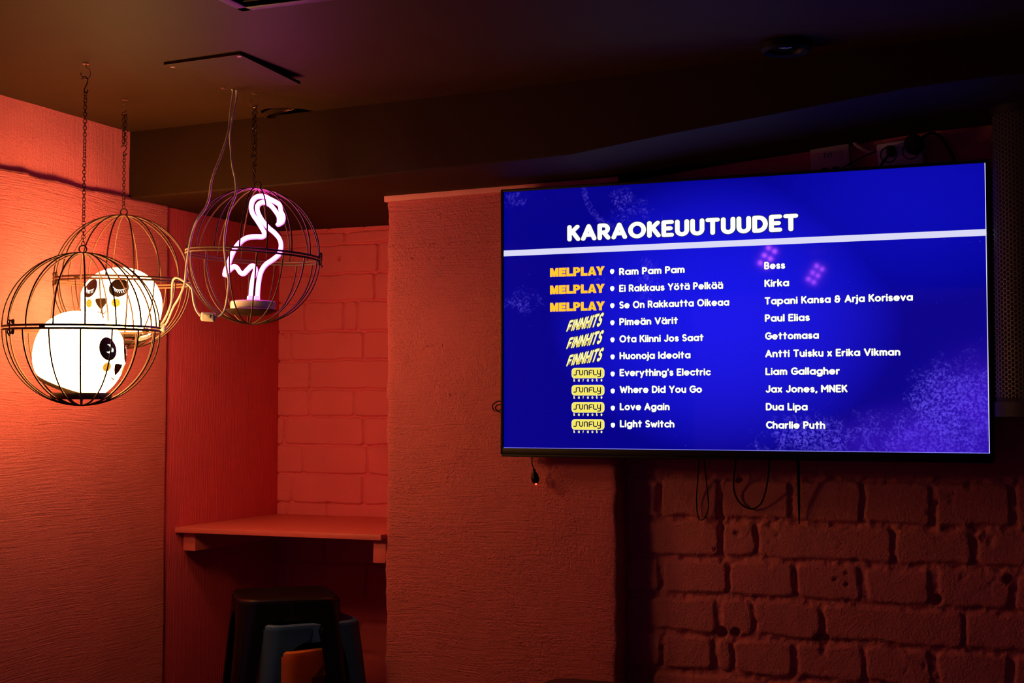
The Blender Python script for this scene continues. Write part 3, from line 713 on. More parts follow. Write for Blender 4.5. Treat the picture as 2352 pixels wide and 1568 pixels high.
def add_chain(bm, z0, z1, x=0, y=0, L=.0058, W=.0040, r=.00085, tw=0.0, pitch=.0079, ph=0):
    z = z0; k = 0
    while z > z1:
        a = (k % 2)*PI/2 + ph + tw*k; n = 10
        tube(bm, [Vector((x+W*math.cos(2*PI*j/n)*math.cos(a), y+W*math.cos(2*PI*j/n)*math.sin(a), z+L*math.sin(2*PI*j/n))) for j in range(n)], r, 5, closed=True)
        z -= pitch; k += 1
def s_hook(bm, z, h, ang=0, r=.0013, w=.0075):
    P = [(-w*.9, 0, z-h*.10), (-w, 0, z-.002), (-w*.3, 0, z+.0035), (w*.6, 0, z-.002), (w*.5, 0, z-h*.35), (-w*.3, 0, z-h*.75), (-w*.2, 0, z-h*.97), (w*.35, 0, z-h), (w*.7, 0, z-h*.9), (w*.6, 0, z-h*.78)]
    c, s = math.cos(ang), math.sin(ang)
    tube(bm, smoothpath([(x*c, x*s, zz) for x, y, zz in P], 4), r, 6)
CG = {}
def hang(name, hp, ring, rad_px, vr, label_cage, label_chain, label_hook, clasp, aup, adn, tilt, mode, hookang, center=None):
    h = plumb(*hp); Z = (h-CAM).dot(AX_F)
    c = at(ring[0], ring[1], Z)
    cc = Vector((h.x, h.y, c.z)) if center is None else c
    R = rad_px/F*Z; Rz = vr/F*Z
    t = make_cage(label_cage, cc, R, Rz, clasp, aup, adn, tilt)
    hk, dz = make_hook(label_hook, h, hookang)
    ct = thing('chain', label_chain, 'chain', (h.x, h.y, h.z), (0, 0, 0), 'chains holding the cages')
    zt = cc.z+Rz+.0105*.35+.017-h.z            # top ring height relative to ceiling
    bm = bmesh.new(); b2 = bmesh.new()
    if mode == 'long':
        s_hook(b2, dz+.002, .034, YAW+.2); add_chain(bm, dz-.034-.001, zt+.002, tw=.09)
    else:
        zs = dz-mode
        add_chain(bm, dz+.001, zs, x=.0028, tw=.12, W=.0045); add_chain(bm, dz-.002, zs, x=-.0028, tw=.10, ph=.8, W=.0045)
        s_hook(b2, zs-.001, .022, YAW+.4, w=.008); add_chain(bm, zs-.022, zt+.002, tw=.10)
    obj('links', bm, m_chain, ct); obj('s_hook', b2, m_chain, ct)
    CG[name] = (cc, R, Rz, Z)
    return t
va = lambda px: math.atan2(-ray(px, 784).y, -ray(px, 784).x)   # direction back to the camera, seen from px
hang('front', (197, 145), (190, 757), 172, 170, 'front left wire cage, the one holding the tilted glowing panda lamp', 'long single chain holding the front left cage', 'ceiling hook above the front left cage, nearest the camera',
     va(190)-1.0, va(190)+math.radians(2), va(190)+math.radians(-1), (math.radians(1.0), math.radians(.5), 0), 'long', YAW+.5)
hang('middle', (287, 228), (284, 649), 151, 149, 'middle wire cage around the sleeping panda lamp, behind the front cage', 'chain doubled at its top above the middle cage, close to the wall corner', 'ceiling hook by the top corner of the orange-lit wall',
     va(284)-1.2, va(284)+math.radians(9), va(284)+math.radians(4), (math.radians(.6), math.radians(.8), 0), .085, YAW+2.9)
hang('right', (585, 214), (589, 590), 151, 152, 'right wire cage around the pink flamingo neon lamp', 'dark twisted doubled chain above the flamingo cage', 'ceiling hook above the flamingo cage, beside two white cords',
     va(589)+1.30, va(589)+math.radians(11), va(589)+math.radians(3), (math.radians(-1.0), math.radians(2.8), 0), .125, YAW+PI-.2)
# ------------------------------------------------------------------ panda lamps
PA, PB, PC = .1035, .1035, .0955
def surf(lon, lat, k=1.0):
    lo, la = math.radians(lon), math.radians(lat)
    c = max(0, math.cos(la))**(.92 if lat > 0 else .62)
    return Vector((PA*math.sin(lo)*c, -PB*math.cos(lo)*c, PC*math.sin(la)))*k
def fill_decal(name, pts, mat, parent, k=1.004):
    """patch that hugs the head: pts in (longitude, latitude) degrees"""
    cx = sum(p[0] for p in pts)/len(pts); cy = sum(p[1] for p in pts)/len(pts); n = len(pts); V = [surf(cx, cy, k)]; Fc = []
    for j in range(1, 7):
        f = j/6; V += [surf(cx+(x-cx)*f, cy+(y-cy)*f, k) for x, y in pts]
    for i in range(n):
        Fc.append((0, 1+i, 1+(i+1) % n))
        for j in range(5):
            a = 1+j*n; Fc.append((a+i, a+n+i, a+n+(i+1) % n, a+(i+1) % n))
    return pymesh(name, V, Fc, mat, parent)
def ell(cx, cy, rx, ry, rot=0, n=32):
    c, s = math.cos(math.radians(rot)), math.sin(math.radians(rot))
    return [(cx+rx*math.cos(a)*c-ry*math.sin(a)*s, cy+rx*math.cos(a)*s+ry*math.sin(a)*c) for a in [2*PI*k/n for k in range(n)]]
def decal_stroke(name, strokes, r, mat, parent, k):
    st = []
    for s in strokes:
        s2 = [s[0]]
        for a, b in zip(s, s[1:]):
            for j in range(1, 4): s2.append((a[0]+(b[0]-a[0])*j/3, a[1]+(b[1]-a[1])*j/3))
        st.append(s2)
    return strokes_mesh(name, st, r, lambda u, v: surf(u, v, k), mat, parent, seg=10)
def panda(label, c, yaw, pitch, roll, asleep):
    t = thing('panda_night_light', label, 'lamp', c, (0, 0, 0), 'glowing panda head lamps')
    t.rotation_mode = 'QUATERNION'
    t.rotation_quaternion = (Matrix.Rotation(yaw, 3, 'Z') @ Matrix.Rotation(pitch, 3, 'X') @ Matrix.Rotation(roll, 3, 'Y')).to_quaternion()
    bm = bmesh.new(); lat0 = -50
    prof = [(PA*math.cos(math.radians(l))**(.92 if l > 0 else .62) if l < 90 else 0.0, PC*math.sin(math.radians(l))) for l in np.linspace(lat0, 90, 34)]
    prof[-1] = (0.0001, PC)
    lathe(bm, [(prof[0][0]*.93, prof[0][1]-.0035)]+prof, 64)
    head = obj('head', bm, m_panda, t)
    bm = bmesh.new(); zb = PC*math.sin(math.radians(lat0)); lathe(bm, [(prof[0][0]*.80, zb-.014), (prof[0][0]*.92, zb-.012), (prof[0][0]*.93, zb-.004)], 48)
    obj('base_plate', bm, m_decal, t)
    for s in (-1, 1):
        e = fill_decal('eye_patch', ell(s*25, 25, 14.5, 16.5, -s*28), m_decal, t)
        if asleep:
            lid = [(s*25+x, 21.5+y) for x, y in ((-8.5, 3.2), (-6, .6), (-3, -1), (0, -1.6), (3, -1.6), (6, -.8), (8.5, .2), (10, .6))]
            la = [[(s*25+x, 21.3+y), (s*25+x+1.6, 21.3+y-4.2)] for x, y in ((-6.4, .4), (-3.6, -1), (-.6, -1.7), (2.6, -1.9), (5.6, -1.3), (8.2, -.4))]
            decal_stroke('closed_eyelid', [lid]+la, .5, m_glint, e, 1.010)
        else:
            cr = []
            for k in range(13): a = math.radians(118-k*19.5); cr.append((s*25+.5+5.2*math.cos(a)*1.1, 25+6.2*math.sin(a)))
            inner = []
            for k in range(13): a = math.radians(-105+k*17.5); inner.append((s*25-1.8+4.6*math.cos(a)*1.0, 25+4.8*math.sin(a)))
            V = [surf(x, y, 1.010) for x, y in cr]+[surf(x, y, 1.010) for x, y in inner[::-1]]
            pymesh('eye_glint', V, [(i, i+1, 13+i+1, 13+i) for i in range(12)], m_glint, e)
            fill_decal('eye_glint', ell(s*25+7.2, 24, 1.1, 2.6, 0, 14), m_glint, e, 1.011)
        ch = fill_decal('cheek', ell(s*21, 0, 6.2, 6.6), m_cheek, t)
        for a in (0, 72, 144, 216, 288): fill_decal('cheek_dot', ell(s*21+3.7*math.cos(math.radians(a+20)), 3.9*math.sin(math.radians(a+20)), .75, .75, 0, 10), m_cheekdot, ch, 1.009)
        fill_decal('cheek_dot', ell(s*21, 0, .75, .75, 0, 10), m_cheekdot, ch, 1.009)
    nose = smoothpath([(-9.3, 4.5, 0), (-7.5, 7, 0), (0, 7.3, 0), (7.5, 7, 0), (9.3, 4.5, 0), (7.3, -1.2, 0), (3.2, -7, 0), (0, -9.2, 0), (-3.2, -7, 0), (-7.3, -1.2, 0)], 4, True)
    fill_decal('nose', [(p.x, p.y) for p in nose], m_decal, t)
    decal_stroke('mouth', [[(0, -8), (0, -14.6)], [(-5.6, -13), (-3.6, -14.6), (0, -15.4), (2.6, -16.2), (5.2, -15.2), (6.4, -12.6)]], .75, m_decal, t, 1.005)
    return t
th = lambda px: math.atan2(-ray(px, 784).x, ray(px, 784).y)
Zf, Zm, Zr = CG['front'][3], CG['middle'][3], CG['right'][3]
pf = at(184, 811, Zf); pm = at(278, 699, Zm)
panda('glowing white panda lamp tilted to the right with open eyes, in the front left cage', pf, th(184)+math.radians(59), math.radians(21), math.radians(2), False)
panda('glowing white sleeping panda lamp with closed eyelashes, in the middle cage', pm, th(278)-math.radians(28), math.radians(2), math.radians(0), True)
d1 = at(192, 905, Zf); cage_disc('dark disc under the tilted panda lamp', (CG['front'][0].x, CG['front'][0].y, d1.z-.012), .068, .015)
d2 = at(284, 786, Zm); cage_disc('dark disc under the sleeping panda lamp', (CG['middle'][0].x, CG['middle'][0].y, d2.z-.006), .054, .009)
d3 = at(580, 719, Zr); cage_disc('dark dished disc under the flamingo lamp', (CG['right'][0].x-.006, CG['right'][0].y, d3.z-.009), .066, .016, [(.012, 0), (.045, .004), (.062, .011), (.066, .0155), (.060, .017)])
# ------------------------------------------------------------------ flamingo lamp
m_neon = emit('neon_tube', NEON_L, 1, (.9, .8, .9))
m_neonside = emit('neon_tube_side', (1.0, .28, .85), 1.0, (.8, .5, .75))
fl = at(581, 713, Zr-.005); fa = math.atan2(-ray(581, 784).x, ray(581, 784).y)
ft = thing('flamingo_neon_lamp', 'pink neon flamingo lamp on a round white base, in the right cage', 'lamp', fl, (0, 0, fa+math.radians(12)))
bm = bmesh.new(); lathe(bm, [(.054, -.001), (.0565, .001), (.0565, .021), (.054, .0235), (0.001, .0235)], 48); obj('round_base', bm, m_white, ft)
def fz(P): return [((360+x/3.734-581)/F*Zr*1.02, 0, (713-(380+y/3.734))/F*Zr) for x, y in P]
outer = [(803,1165),(808,1060),(822,960),(840,895),(832,862),(808,858),(775,890),(742,925),(712,915),(688,880),(660,868),(628,893),(600,925),(584,945),(590,905),(612,850),(640,770),(676,700),(724,645),(780,612),(850,603),(900,600),(915,575),(898,535),(850,460),(812,405),(800,350),(812,295),(850,258),(910,252),(965,275),(1010,295),(1045,320),(1055,370),(1075,415),(1068,462),(1035,485),(1022,478)]
inner = [(1040,470),(1038,425),(1012,378),(965,325),(915,302),(872,315),(852,350),(862,400),(900,465),(950,520),(1005,565),(1045,615),(1058,675),(1042,745),(990,795),(930,840),(893,895),(875,960),(864,1050),(858,1165)]
for nm, P, dy in (('neon_tube', outer, 0), ('neon_tube', inner, .0005)):
    pts = smoothpath(fz(P), 5)
    bm = bmesh.new(); tube(bm, pts, .0050, 10); o = obj(nm, bm, m_neon, ft)
    b2 = bmesh.new(); tube(b2, [p+Vector((.0024, .0060, -.0016)) for p in pts], .0058, 10); obj('tube_backing', b2, m_neonside, o)
bm = bmesh.new()
for x in (-.0045, .0095): box(bm, Vector(fz([(803 if x < 0 else 858, 1150)])[0])+Vector((0, .003, 0)), (.0145, .018, .020), bev=.003)
obj('tube_socket', bm, emit('tube_socket_glow', (.95, .55, .95), 1, (.8, .7, .8)), ft)
# ------------------------------------------------------------------ white cords with inline switches
def cord(label, pts, r=.0026, mat=None, name='cord', cat='cord', group=None):
    bm = bmesh.new(); tube(bm, smoothpath(pts, 8), r, 8); o = obj(name, bm, mat or m_cable); return tag(o, label, cat, group)
Zc = (onZ(534, 205, ZC)-CAM).dot(AX_F)
A_ = [(533,203,0),(535,215,0),(530,250,.02),(527,285,.04),(524,305,.06),(510,350,.08),(492,395,.10),(484,425,.11),(480,455,.12),(470,480,.13),(453,505,.14),(443,530,.14),(434,570,.15),(428,610,.15),(424,650,.15),(413,680,.14),(398,706,.12),(386,735,.10),(378,748,.09)]
B_ = [(543,203,-.01),(543,225,-.01),(538,255,.02),(531,283,.03),(528,310,.05),(531,350,.07),(534,382,.09),(541,415,.10),(541,445,.11),(532,470,.12),(525,490,.13),(518,525,.14),(515,560,.15),(517,590,.15),(521,620,.155),(525,648,.155),(522,680,.155),(516,710,.15),(506,724,.15),(494,728,.15)]
C_ = [(460,725,.15),(451,712,.15),(445,692,.15),(441,665,.15),(434,655,.15),(424,647,.14),(413,640,.13),(403,638,.12),(397,645,.11),(395,665,.10),(394,690,.10),(388,712,.10),(378,733,.09),(370,745,.09)]
def cp(L_): return [at(x, y, Zc-dz) for x, y, dz in L_]
cord('white cord from the ceiling, crossing over to the left lamp', cp(A_), group='white lamp cords')
cord('white cord hanging down in front of the flamingo cage into the switch', cp(B_), group='white lamp cords')
cord('short white cord from the switch looping over the rim of the middle cage', cp(C_), group='white lamp cords')
def switch(label, a, b, w, h):
    c = (a+b)/2; d = (b-a); L = d.length; ang = math.atan2(d.y, d.x); el = math.atan2(d.z, math.hypot(d.x, d.y))
    t = thing('inline_cord_switch', label, 'switch', c, (0, -el, ang), 'white switches on the lamp cords')
    bm = bmesh.new(); box(bm, Vector((0, 0, 0)), (L, w, h), bev=h*.32, seg=4)
    for v in bm.verts:
        f = 1+.16*math.cos(v.co.x/L*2*PI+PI); v.co.z *= f
    obj('housing', bm, m_white, t)
    bm = bmesh.new(); box(bm, Vector((0, -w/2-.0005, .001)), (L*.4, .0035, h*.42), bev=.0013); obj('rocker', bm, m_white, t)
switch('white inline switch hanging between the middle cage and the flamingo cage', at(461, 726, Zc-.15), at(495, 729, Zc-.15), .016, .021)
switch('white plug switch at the right edge of the sleeping panda lamp', at(362, 750, Zc-.085), at(381, 753, Zc-.09), .016, .021)
switch('white connector lying on the bottom of the middle cage', at(318, 779, Zm-.07), at(345, 772, Zm-.05), .012, .010)
# ------------------------------------------------------------------ ceiling: hatch, screws, recessed spot, grille, small black lamp
a, b, c_ = onZ(376, 143, ZC), onZ(550, 118, ZC), onZ(690, 176, ZC)
dd = a + c_ - b
t = thing('ceiling_hatch', 'square dark access panel screwed to the ceiling above the flamingo cage', 'panel', ((a+c_)/2)[:])
bm = bmesh.new(); cc = (a+c_)/2; dz = {0: -.006, 1: -.007, 2: -.019, 3: -.003}
q = [p-cc for p in (a, b, c_, dd)]; lo = [bm.verts.new((p.x, p.y, dz[i])) for i, p in enumerate(q)]; hi = [bm.verts.new((p.x, p.y, dz[i]+.0075 if i == 2 else 0)) for i, p in enumerate(q)]
bm.faces.new(lo); bm.faces.new(hi[::-1])
for i in range(4): bm.faces.new((lo[i], lo[(i+1) % 4], hi[(i+1) % 4], hi[i]))
obj('hatch_panel', bm, m_ceil, t, smooth=False)
for px, py in ((397, 154), (550, 130), (514, 203.5)):
    p = onZ(px, py, ZC-.007)-cc; bm = bmesh.new(); lathe(bm, [(.0015, -.0012), (.0055, -.0006), (.0062, .0012)], 16); obj('screw', bm, m_screw, t, (p.x, p.y, p.z))
t = thing('recessed_spotlight', 'unlit spotlight in a broken round hole where ceiling meets beam', 'spotlight', (HX, HY-.012, ZC))
bm = bmesh.new(); lathe(bm, [(.060, .012), (.060, .003), (.052, .001), (.045, .010), (.043, .014)], 40, cap=False); 
o = obj('tilted_ring', bm, m_beam, t); o.rotation_euler = (math.radians(8), math.radians(-10), 0); o.location = (-.002, -.012, -.004)
bm = bmesh.new(); lathe(bm, [(.001, .020), (.020, .017), (.036, .012), (.042, .016), (.042, .040), (.001, .045)], 40, cap=False); o = obj('lamp', bm, m_black, t); o.rotation_euler = (math.radians(8), math.radians(-10), 0); o.location = (-.002, -.012, -.004)
bm = bmesh.new()
for rr in (.019, .030, .040): tube(bm, [(rr*math.cos(2*PI*k/32), rr*math.sin(2*PI*k/32), .012+.004*(1-rr/.04)) for k in range(32)], .0012, 6, closed=True)
o = obj('lens_ring', bm, plain('bronze', (.25, .12, .04), .3, .8), t); o.rotation_euler = (math.radians(8), math.radians(-10), 0); o.location = (-.002, -.012, -.005)
# black grille at the top edge of the frame
g0 = onZ(556, 27, ZC-.030)
t = thing('ceiling_grille', 'black slatted ceiling grille at the top edge, above the hatch', 'vent', (g0.x, g0.y, ZC))
W2, D2 = .62, .62; bm = bmesh.new()
for c, s in (((W2/2, -.012, -.015), (W2, .024, .030)), ((W2/2, -D2+.012, -.015), (W2, .024, .030)), ((.012, -D2/2, -.015), (.024, D2, .030)), ((W2-.012, -D2/2, -.015), (.024, D2, .030))): box(bm, Vector(c), s, bev=.002)
obj('frame', bm, m_black, t)
sl = plain('dark_slat', (.03, .022, .02), .4)
for k in range(14):
    obj('slat', bxm((W2/2, 0, 0), (W2-.05, .003, .020), .0008), sl, t).location = (0, -.045-k*.040, -.016)
    t.children[-1].rotation_euler = (math.radians(35), 0, 0)
obj('backing', bxm((W2/2, -D2/2, -.0015), (W2-.04, D2-.04, .003)), m_black, t)
p = onZ(1805, 98, ZC)
t = thing('small_ceiling_spot', 'unlit small black round ceiling fitting near the upper right, barely visible', 'spotlight', (p.x, p.y, ZC))
bm = bmesh.new(); lathe(bm, [(.050, 0), (.055, -.004), (.055, -.016), (.048, -.022), (.038, -.018), (.036, -.010)], 36); obj('ring', bm, m_black, t)
bm = bmesh.new(); lathe(bm, [(.036, -.012), (.020, -.017), (.001, -.019)], 24, cap=False); obj('lens', bm, plain('dark_glass', (.01, .01, .012), .1), t)
# ------------------------------------------------------------------ shelf in the niche
zs_ = onX(405, 1209, XPAN).z-.001; ysf = 3.602; xr_ = onY(875, 1222, ysf).x
t = thing('wall_shelf', 'pink painted shelf board fitted in the niche over the stools', 'shelf', ((XPAN+xr_)/2, (ysf+YN)/2, zs_-.016))
bm = bmesh.new(); box(bm, Vector((0, 0, .008)), (xr_-XPAN-.002, YN-ysf-.004, .016), bev=.0015); obj('board', bm, m_shelf, t)
lx = XPAN+.018-(XPAN+xr_)/2; bl = onX(421, 1240, XPAN+.02)
for nm, x0, x1, y0, hh in (('left_cleat', onY(421, 1240, 3.635).x, onY(448, 1240, 3.635).x, 3.635, .056), ('right_cleat', onY(858, 1255, 3.628).x, XPL-.002, 3.628, .066)):
    bm = bmesh.new(); x0 = max(x0, XPAN+.001)
    box(bm, Vector(((x0+x1)/2-(XPAN+xr_)/2, (y0+YN-.01)/2-(ysf+YN)/2, -hh/2)), (x1-x0, YN-.01-y0, hh), bev=.001)
    if nm == 'right_cleat':
        for v in bm.verts:
            if v.co.z < -hh/2: v.co.x -= .002
    obj('bracket', bm, m_shelf, t)
# ------------------------------------------------------------------ metal stools
def stool(label, base, col, rz, seat_h=.76, rough=.28, half=.148, legw=.052, group='stacked metal stools', skirt=.052, foot=.205):
    m = bpy.data.materials.get('stool_'+col[0]) or plain('stool_'+col[0], col[1], rough, metal=.0, var=.35, spec=.7, bump=.12, scale=24)
    t = thing('metal_stool', label, 'stool', base, (0, 0, rz), group)
    def sq(hw, rc, n=6):
        P = []
        for k, (sx, sy) in enumerate(((1, 1), (-1, 1), (-1, -1), (1, -1))):
            for j in range(n+1):
                a = PI/2*k+PI/2*j/n; P.append((sx*(hw-rc)+rc*math.cos(a), sy*(hw-rc)+rc*math.sin(a)))
        return P
    bm = bmesh.new(); rings = []
    for hw, rc, z in ((.02, .012, -.001), (.07, .035, -.003), (half-.030, .04, -.0045), (half-.014, .045, -.001), (half-.005, .048, 0), (half, .050, -.005), (half, .050, -.018), (half, .050, -skirt), (half-.002, .048, -skirt), (half-.004, .046, -.010)):
        rings.append([bm.verts.new((x, y, seat_h+z)) for x, y in sq(hw, rc)])
    for A, B in zip(rings, rings[1:]):
        n = len(A)
        for i in range(n): bm.faces.new((A[i], A[(i+1) % n], B[(i+1) % n], B[i]))
    bm.faces.new(rings[0])
    obj('seat', bm, m, t)
    for k in range(4):
        # folded sheet leg round one corner: width profile opens into the skirt
        bm = bmesh.new(); rws = []
        for j in range(26):
            f = (j/25)**1.5; z = seat_h-.012 - f*(seat_h-.012); d = seat_h-z
            ce = half + .0022 + (foot-half)*max(0, (d-.03))/(seat_h-.03); wd = legw*(1-.35*f) + .075*math.exp(-max(0, d-.050)/.011)
            wd = min(wd, half*.82); rc = .030+.018*math.exp(-d/.1); row = []
            row.append((ce, ce-rc-wd*.8)); row.append((ce, ce-rc-wd*.3)); 
            for i in range(6): a = PI/2*i/5; row.append((ce-rc+rc*math.cos(a), ce-rc+rc*math.sin(a)))
            row.append((ce-rc-wd*.3, ce)); row.append((ce-rc-wd*.8, ce))
            rws.append([bm.verts.new((x, y, z)) for x, y in row])
        for A, B in zip(rws, rws[1:]):
            for i in range(len(A)-1): bm.faces.new((A[i], B[i], B[i+1], A[i+1]))
        bmesh.ops.solidify(bm, geom=bm.faces[:], thickness=.0022)
        o = obj('leg', bm, m, t); o.rotation_euler.z = PI/2*k
    for k in range(4):
        bm = bmesh.new(); e = half+(foot-half)*.62-.012; tube(bm, [(-e+.01, e, seat_h*.36), (e-.01, e, seat_h*.36)], .006, 8); o = obj('footrest', bm, m, t); o.rotation_euler.z = PI/2*k
    return t
def stool_at(p): return p
# seat centre of the black one: front edge at y 1372 px
SZ = .897; fl_ = onZ(545, 1378, SZ); fr_ = onZ(762, 1370, SZ)
sc = Vector(((fl_.x+fr_.x)/2, (fl_.y+fr_.y)/2, 0)); hw = (fr_-fl_).length/2; dirx = (fr_-fl_).normalized(); sc += Vector((-dirx.y, dirx.x, 0))*hw + AX_R*.016
ang = math.atan2(dirx.y, dirx.x)
print('STOOL', sc, hw, math.degrees(ang))
stool('black metal stool, topmost of the stack in the niche', (sc.x, sc.y, SZ-.76), ('black', (.010, .008, .009)), ang, half=.138, legw=.042, skirt=.060)
stool('grey-blue metal stool, middle of the stack in the niche', (sc.x+AX_R.x*.040, sc.y+AX_R.y*.040, SZ-.76-.067), ('blue', (.055, .14, .36)), math.radians(50), half=.139, legw=.030, foot=.20)
stool('orange metal stool, lowest of the stack in the niche', (sc.x+AX_R.x*.036, sc.y+AX_R.y*.036, SZ-.76-.137), ('orange', (.75, .17, .015)), math.radians(66), half=.138, legw=.060, skirt=.075, foot=.165)
c0 = onZ(1279, 1556, .76)
stool('black metal stool at the bottom edge, only its seat corner in view before the pillar', (c0.x+.135, c0.y-.140, 0), ('black', (.010, .008, .009)), math.radians(-1), group='metal stools')
# ------------------------------------------------------------------ loudspeaker with hexagonal mesh
spx0 = tx1+.006; yf = 3.415; yb_ = 3.62; sw = .40
zt_ = onY(2280, 218, yf).z; zb_ = onY(2282, 957, yf).z
t = thing('loudspeaker', 'tall black loudspeaker with hexagonal mesh front, right of the television', 'speaker', (spx0+sw/2, (yf+yb_)/2, zb_))
HS = zt_-zb_
def front(s):            # s 0..1 across the bowed front -> (x, y) relative to centre
    a = math.radians(-78+156*s); rx, ry = sw/2/math.sin(math.radians(78)), .10
    return Vector((rx*math.sin(a), -(yb_-yf)/2+.10-ry*math.cos(a), 0))
bm = bmesh.new(); N = 28
pr = [front(k/N)*1.0+Vector((0, .012, 0)) for k in range(N+1)]; pr += [Vector((sw/2-.03, (yb_-yf)/2, 0)), Vector((-sw/2+.03, (yb_-yf)/2, 0))]
for z0, z1 in ((.03, HS-.03),):
    A = [bm.verts.new((p.x*.985, p.y, z0)) for p in pr]; B = [bm.verts.new((p.x*.985, p.y, z1)) for p in pr]; n = len(A)
    for i in range(n): bm.faces.new((A[i], A[(i+1) % n], B[(i+1) % n], B[i]))
    bm.faces.new(A[::-1]); bm.faces.new(B)
obj('cabinet', bm, plain('cabinet_black', (.006, .006, .006), .8), t)
for z0, z1 in ((0, .034), (HS-.034, HS)):
    bm = bmesh.new(); pr2 = [front(k/N)+Vector((0, -.003, 0)) for k in range(N+1)]+[Vector((sw/2-.02, (yb_-yf)/2+.003, 0)), Vector((-sw/2+.02, (yb_-yf)/2+.003, 0))]
    A = [bm.verts.new((p.x, p.y, z0)) for p in pr2]; B = [bm.verts.new((p.x, p.y, z1)) for p in pr2]; n = len(A)
    for i in range(n): bm.faces.new((A[i], A[(i+1) % n], B[(i+1) % n], B[i]))
    bm.faces.new(A[::-1]); bm.faces.new(B); obj('end_cap', bm, m_black, t)
# arc-length table
ss = [k/200 for k in range(201)]; Lc = [0]
for a_, b2_ in zip(ss, ss[1:]): Lc.append(Lc[-1]+(front(a_)-front(b2_)).length)
def onfront(l):
    s = float(np.interp(l, Lc, ss)); return front(s)
hx = .0062; V, Fc = [], []
cols = int(Lc[-1]/(hx*1.5)); rws = int((HS-.07)/(hx*1.732))
segs = set()
for i in range(cols):
    for j in range(rws):
        cx, cz = .006+i*hx*1.5, .037+(j+(.5 if i % 2 else 0))*hx*1.732+hx
        P = [(round(cx+hx*math.cos(PI/3*k), 5), round(cz+hx*math.sin(PI/3*k), 5)) for k in range(6)]
        for k in range(3): segs.add((P[k], P[k+1]))
for (x0, z0), (x1, z1) in segs:
    if x0 > Lc[-1]-.003 or x1 > Lc[-1]-.003 or x0 < 0 or x1 < 0 or z0 > HS-.034 or z1 > HS-.034: continue
    L = math.hypot(x1-x0, z1-z0); nx, nz = -(z1-z0)/L*.0010, (x1-x0)/L*.0010; k = len(V)
    for x, z in ((x0+nx, z0+nz), (x0-nx, z0-nz), (x1-nx, z1-nz), (x1+nx, z1+nz)):
        p = onfront(max(0, x)); V.append((p.x, p.y, z))
    for x, z in ((x0, z0), (x1, z1)):
        p = onfront(max(0, x)); V.append((p.x, p.y+.002, z))
    Fc += [(k, k+1, k+2, k+3), (k, k+3, k+5, k+4), (k+1, k+4, k+5, k+2)]
pymesh('mesh_grille', V, Fc, plain('grille_steel', (.055, .05, .042), .42, metal=.5), t, smooth=False)
obj('wall_bracket', bxm((0, (YB-(yf+yb_)/2+(yb_-yf)/2)/2, HS*.5), (.12, YB-yb_+.004, .16), .003), m_black, t)
# ------------------------------------------------------------------ wall sockets above the television
def wallrect(px0, py0, px1, py1, Y): a, b = onY(px0, py0, Y), onY(px1, py1, Y); return (a.x+b.x)/2, (a.z+b.z)/2, abs(b.x-a.x), abs(a.z-b.z)
m_sock = plain('ivory_plastic', (.62, .50, .42), .45, var=.05)
x, z, w_, h_ = wallrect(1862, 333, 1953, 402, YB-.012)
t = thing('antenna_socket', 'pale square wall socket plate marked TV1 above the television', 'socket', (x, YB-.011, z))
t.rotation_euler = (0, math.radians(-2), 0)
obj('cover_plate', bxm((0, 0, 0), (w_, .014, h_), .004), m_sock, t)
p1 = obj('label_field', bxm((.0, -.0075, h_*.10), (w_*.60, .0025, h_*.28), .0006), m_sock, t)
for sx_ in (-1, 1): obj('port', bxm((sx_*w_*.14, -.008, -h_*.32), (w_*.17, .004, h_*.16), .0006), m_blackm, t)
st, wd = layout('TV1', .25); k = .0125
strokes_mesh('label_lettering', st, .08, lambda u, v: (-w_*.16+u*k*.8, -.0091, h_*.055+v*k), m_blackm, t, seg=8)
x, z, w_, h_ = wallrect(2015, 322, 2122, 392, YB-.02)
t = thing('power_strip', 'white multiway socket with a blue pilot light above the television', 'socket', (x, YB-.018, z))
t.rotation_euler = (0, math.radians(-5), 0)
obj('housing', bxm((0, 0, 0), (w_, .030, h_*.86), .008), m_white, t)
for sx_ in (-.24, .24):
    bm = bmesh.new(); lathe(bm, [(.021, -.0010), (.021, .0), (.018, .0), (.017, .006), (.001, .006)], 28, Matrix.Translation((sx_*w_, -.0155, .004)) @ Matrix.Rotation(-PI/2, 4, 'X'), cap=False); obj('socket_well', bm, m_black, t)
bm = bmesh.new(); bmesh.ops.create_uvsphere(bm, u_segments=8, v_segments=6, radius=.0016); obj('pilot_light', bm, emit('blue_pilot', (.05, .08, 1.0), 1.2), t, (-w_*.42, -.0158, -h_*.33))
a = onY(2100, 332, YB-.055)
t = thing('plug_adapter', 'black round mains adapter plugged into the multiway socket', 'plug', (a.x, a.y, a.z))
bm = bmesh.new(); lathe(bm, [(.001, -.022), (.020, -.020), (.024, -.014), (.024, .010), (.019, .017)], 28, Matrix.Rotation(-PI/2, 4, 'X')); obj('body', bm, m_black, t)
a = onY(2046, 347, YB-.045)
t = thing('plug', 'small black mains plug at the left well of the multiway socket', 'plug', (a.x, a.y, a.z))
bm = bmesh.new(); box(bm, Vector((0, 0, 0)), (.020, .030, .026), bev=.005); obj('body', bm, m_black, t)
def onyp(L_): return [onY(x, y, Y) for x, y, Y in L_]
cord('thick pale cable drooping into the multiway socket', onyp([(1948, 312, 3.80), (1958, 322, 3.695), (1972, 336, 3.690), (1992, 347, 3.690), (2014, 353, 3.690)]), .0052, m_sock, 'cable', 'cable')
cord('thin black cable behind the top of the television, by the TV1 socket', onyp([(2044, 352, 3.660), (2028, 372, 3.660), (2018, 392, 3.600), (2010, 420, 3.580)]), .003, m_black, 'cable', 'cable')
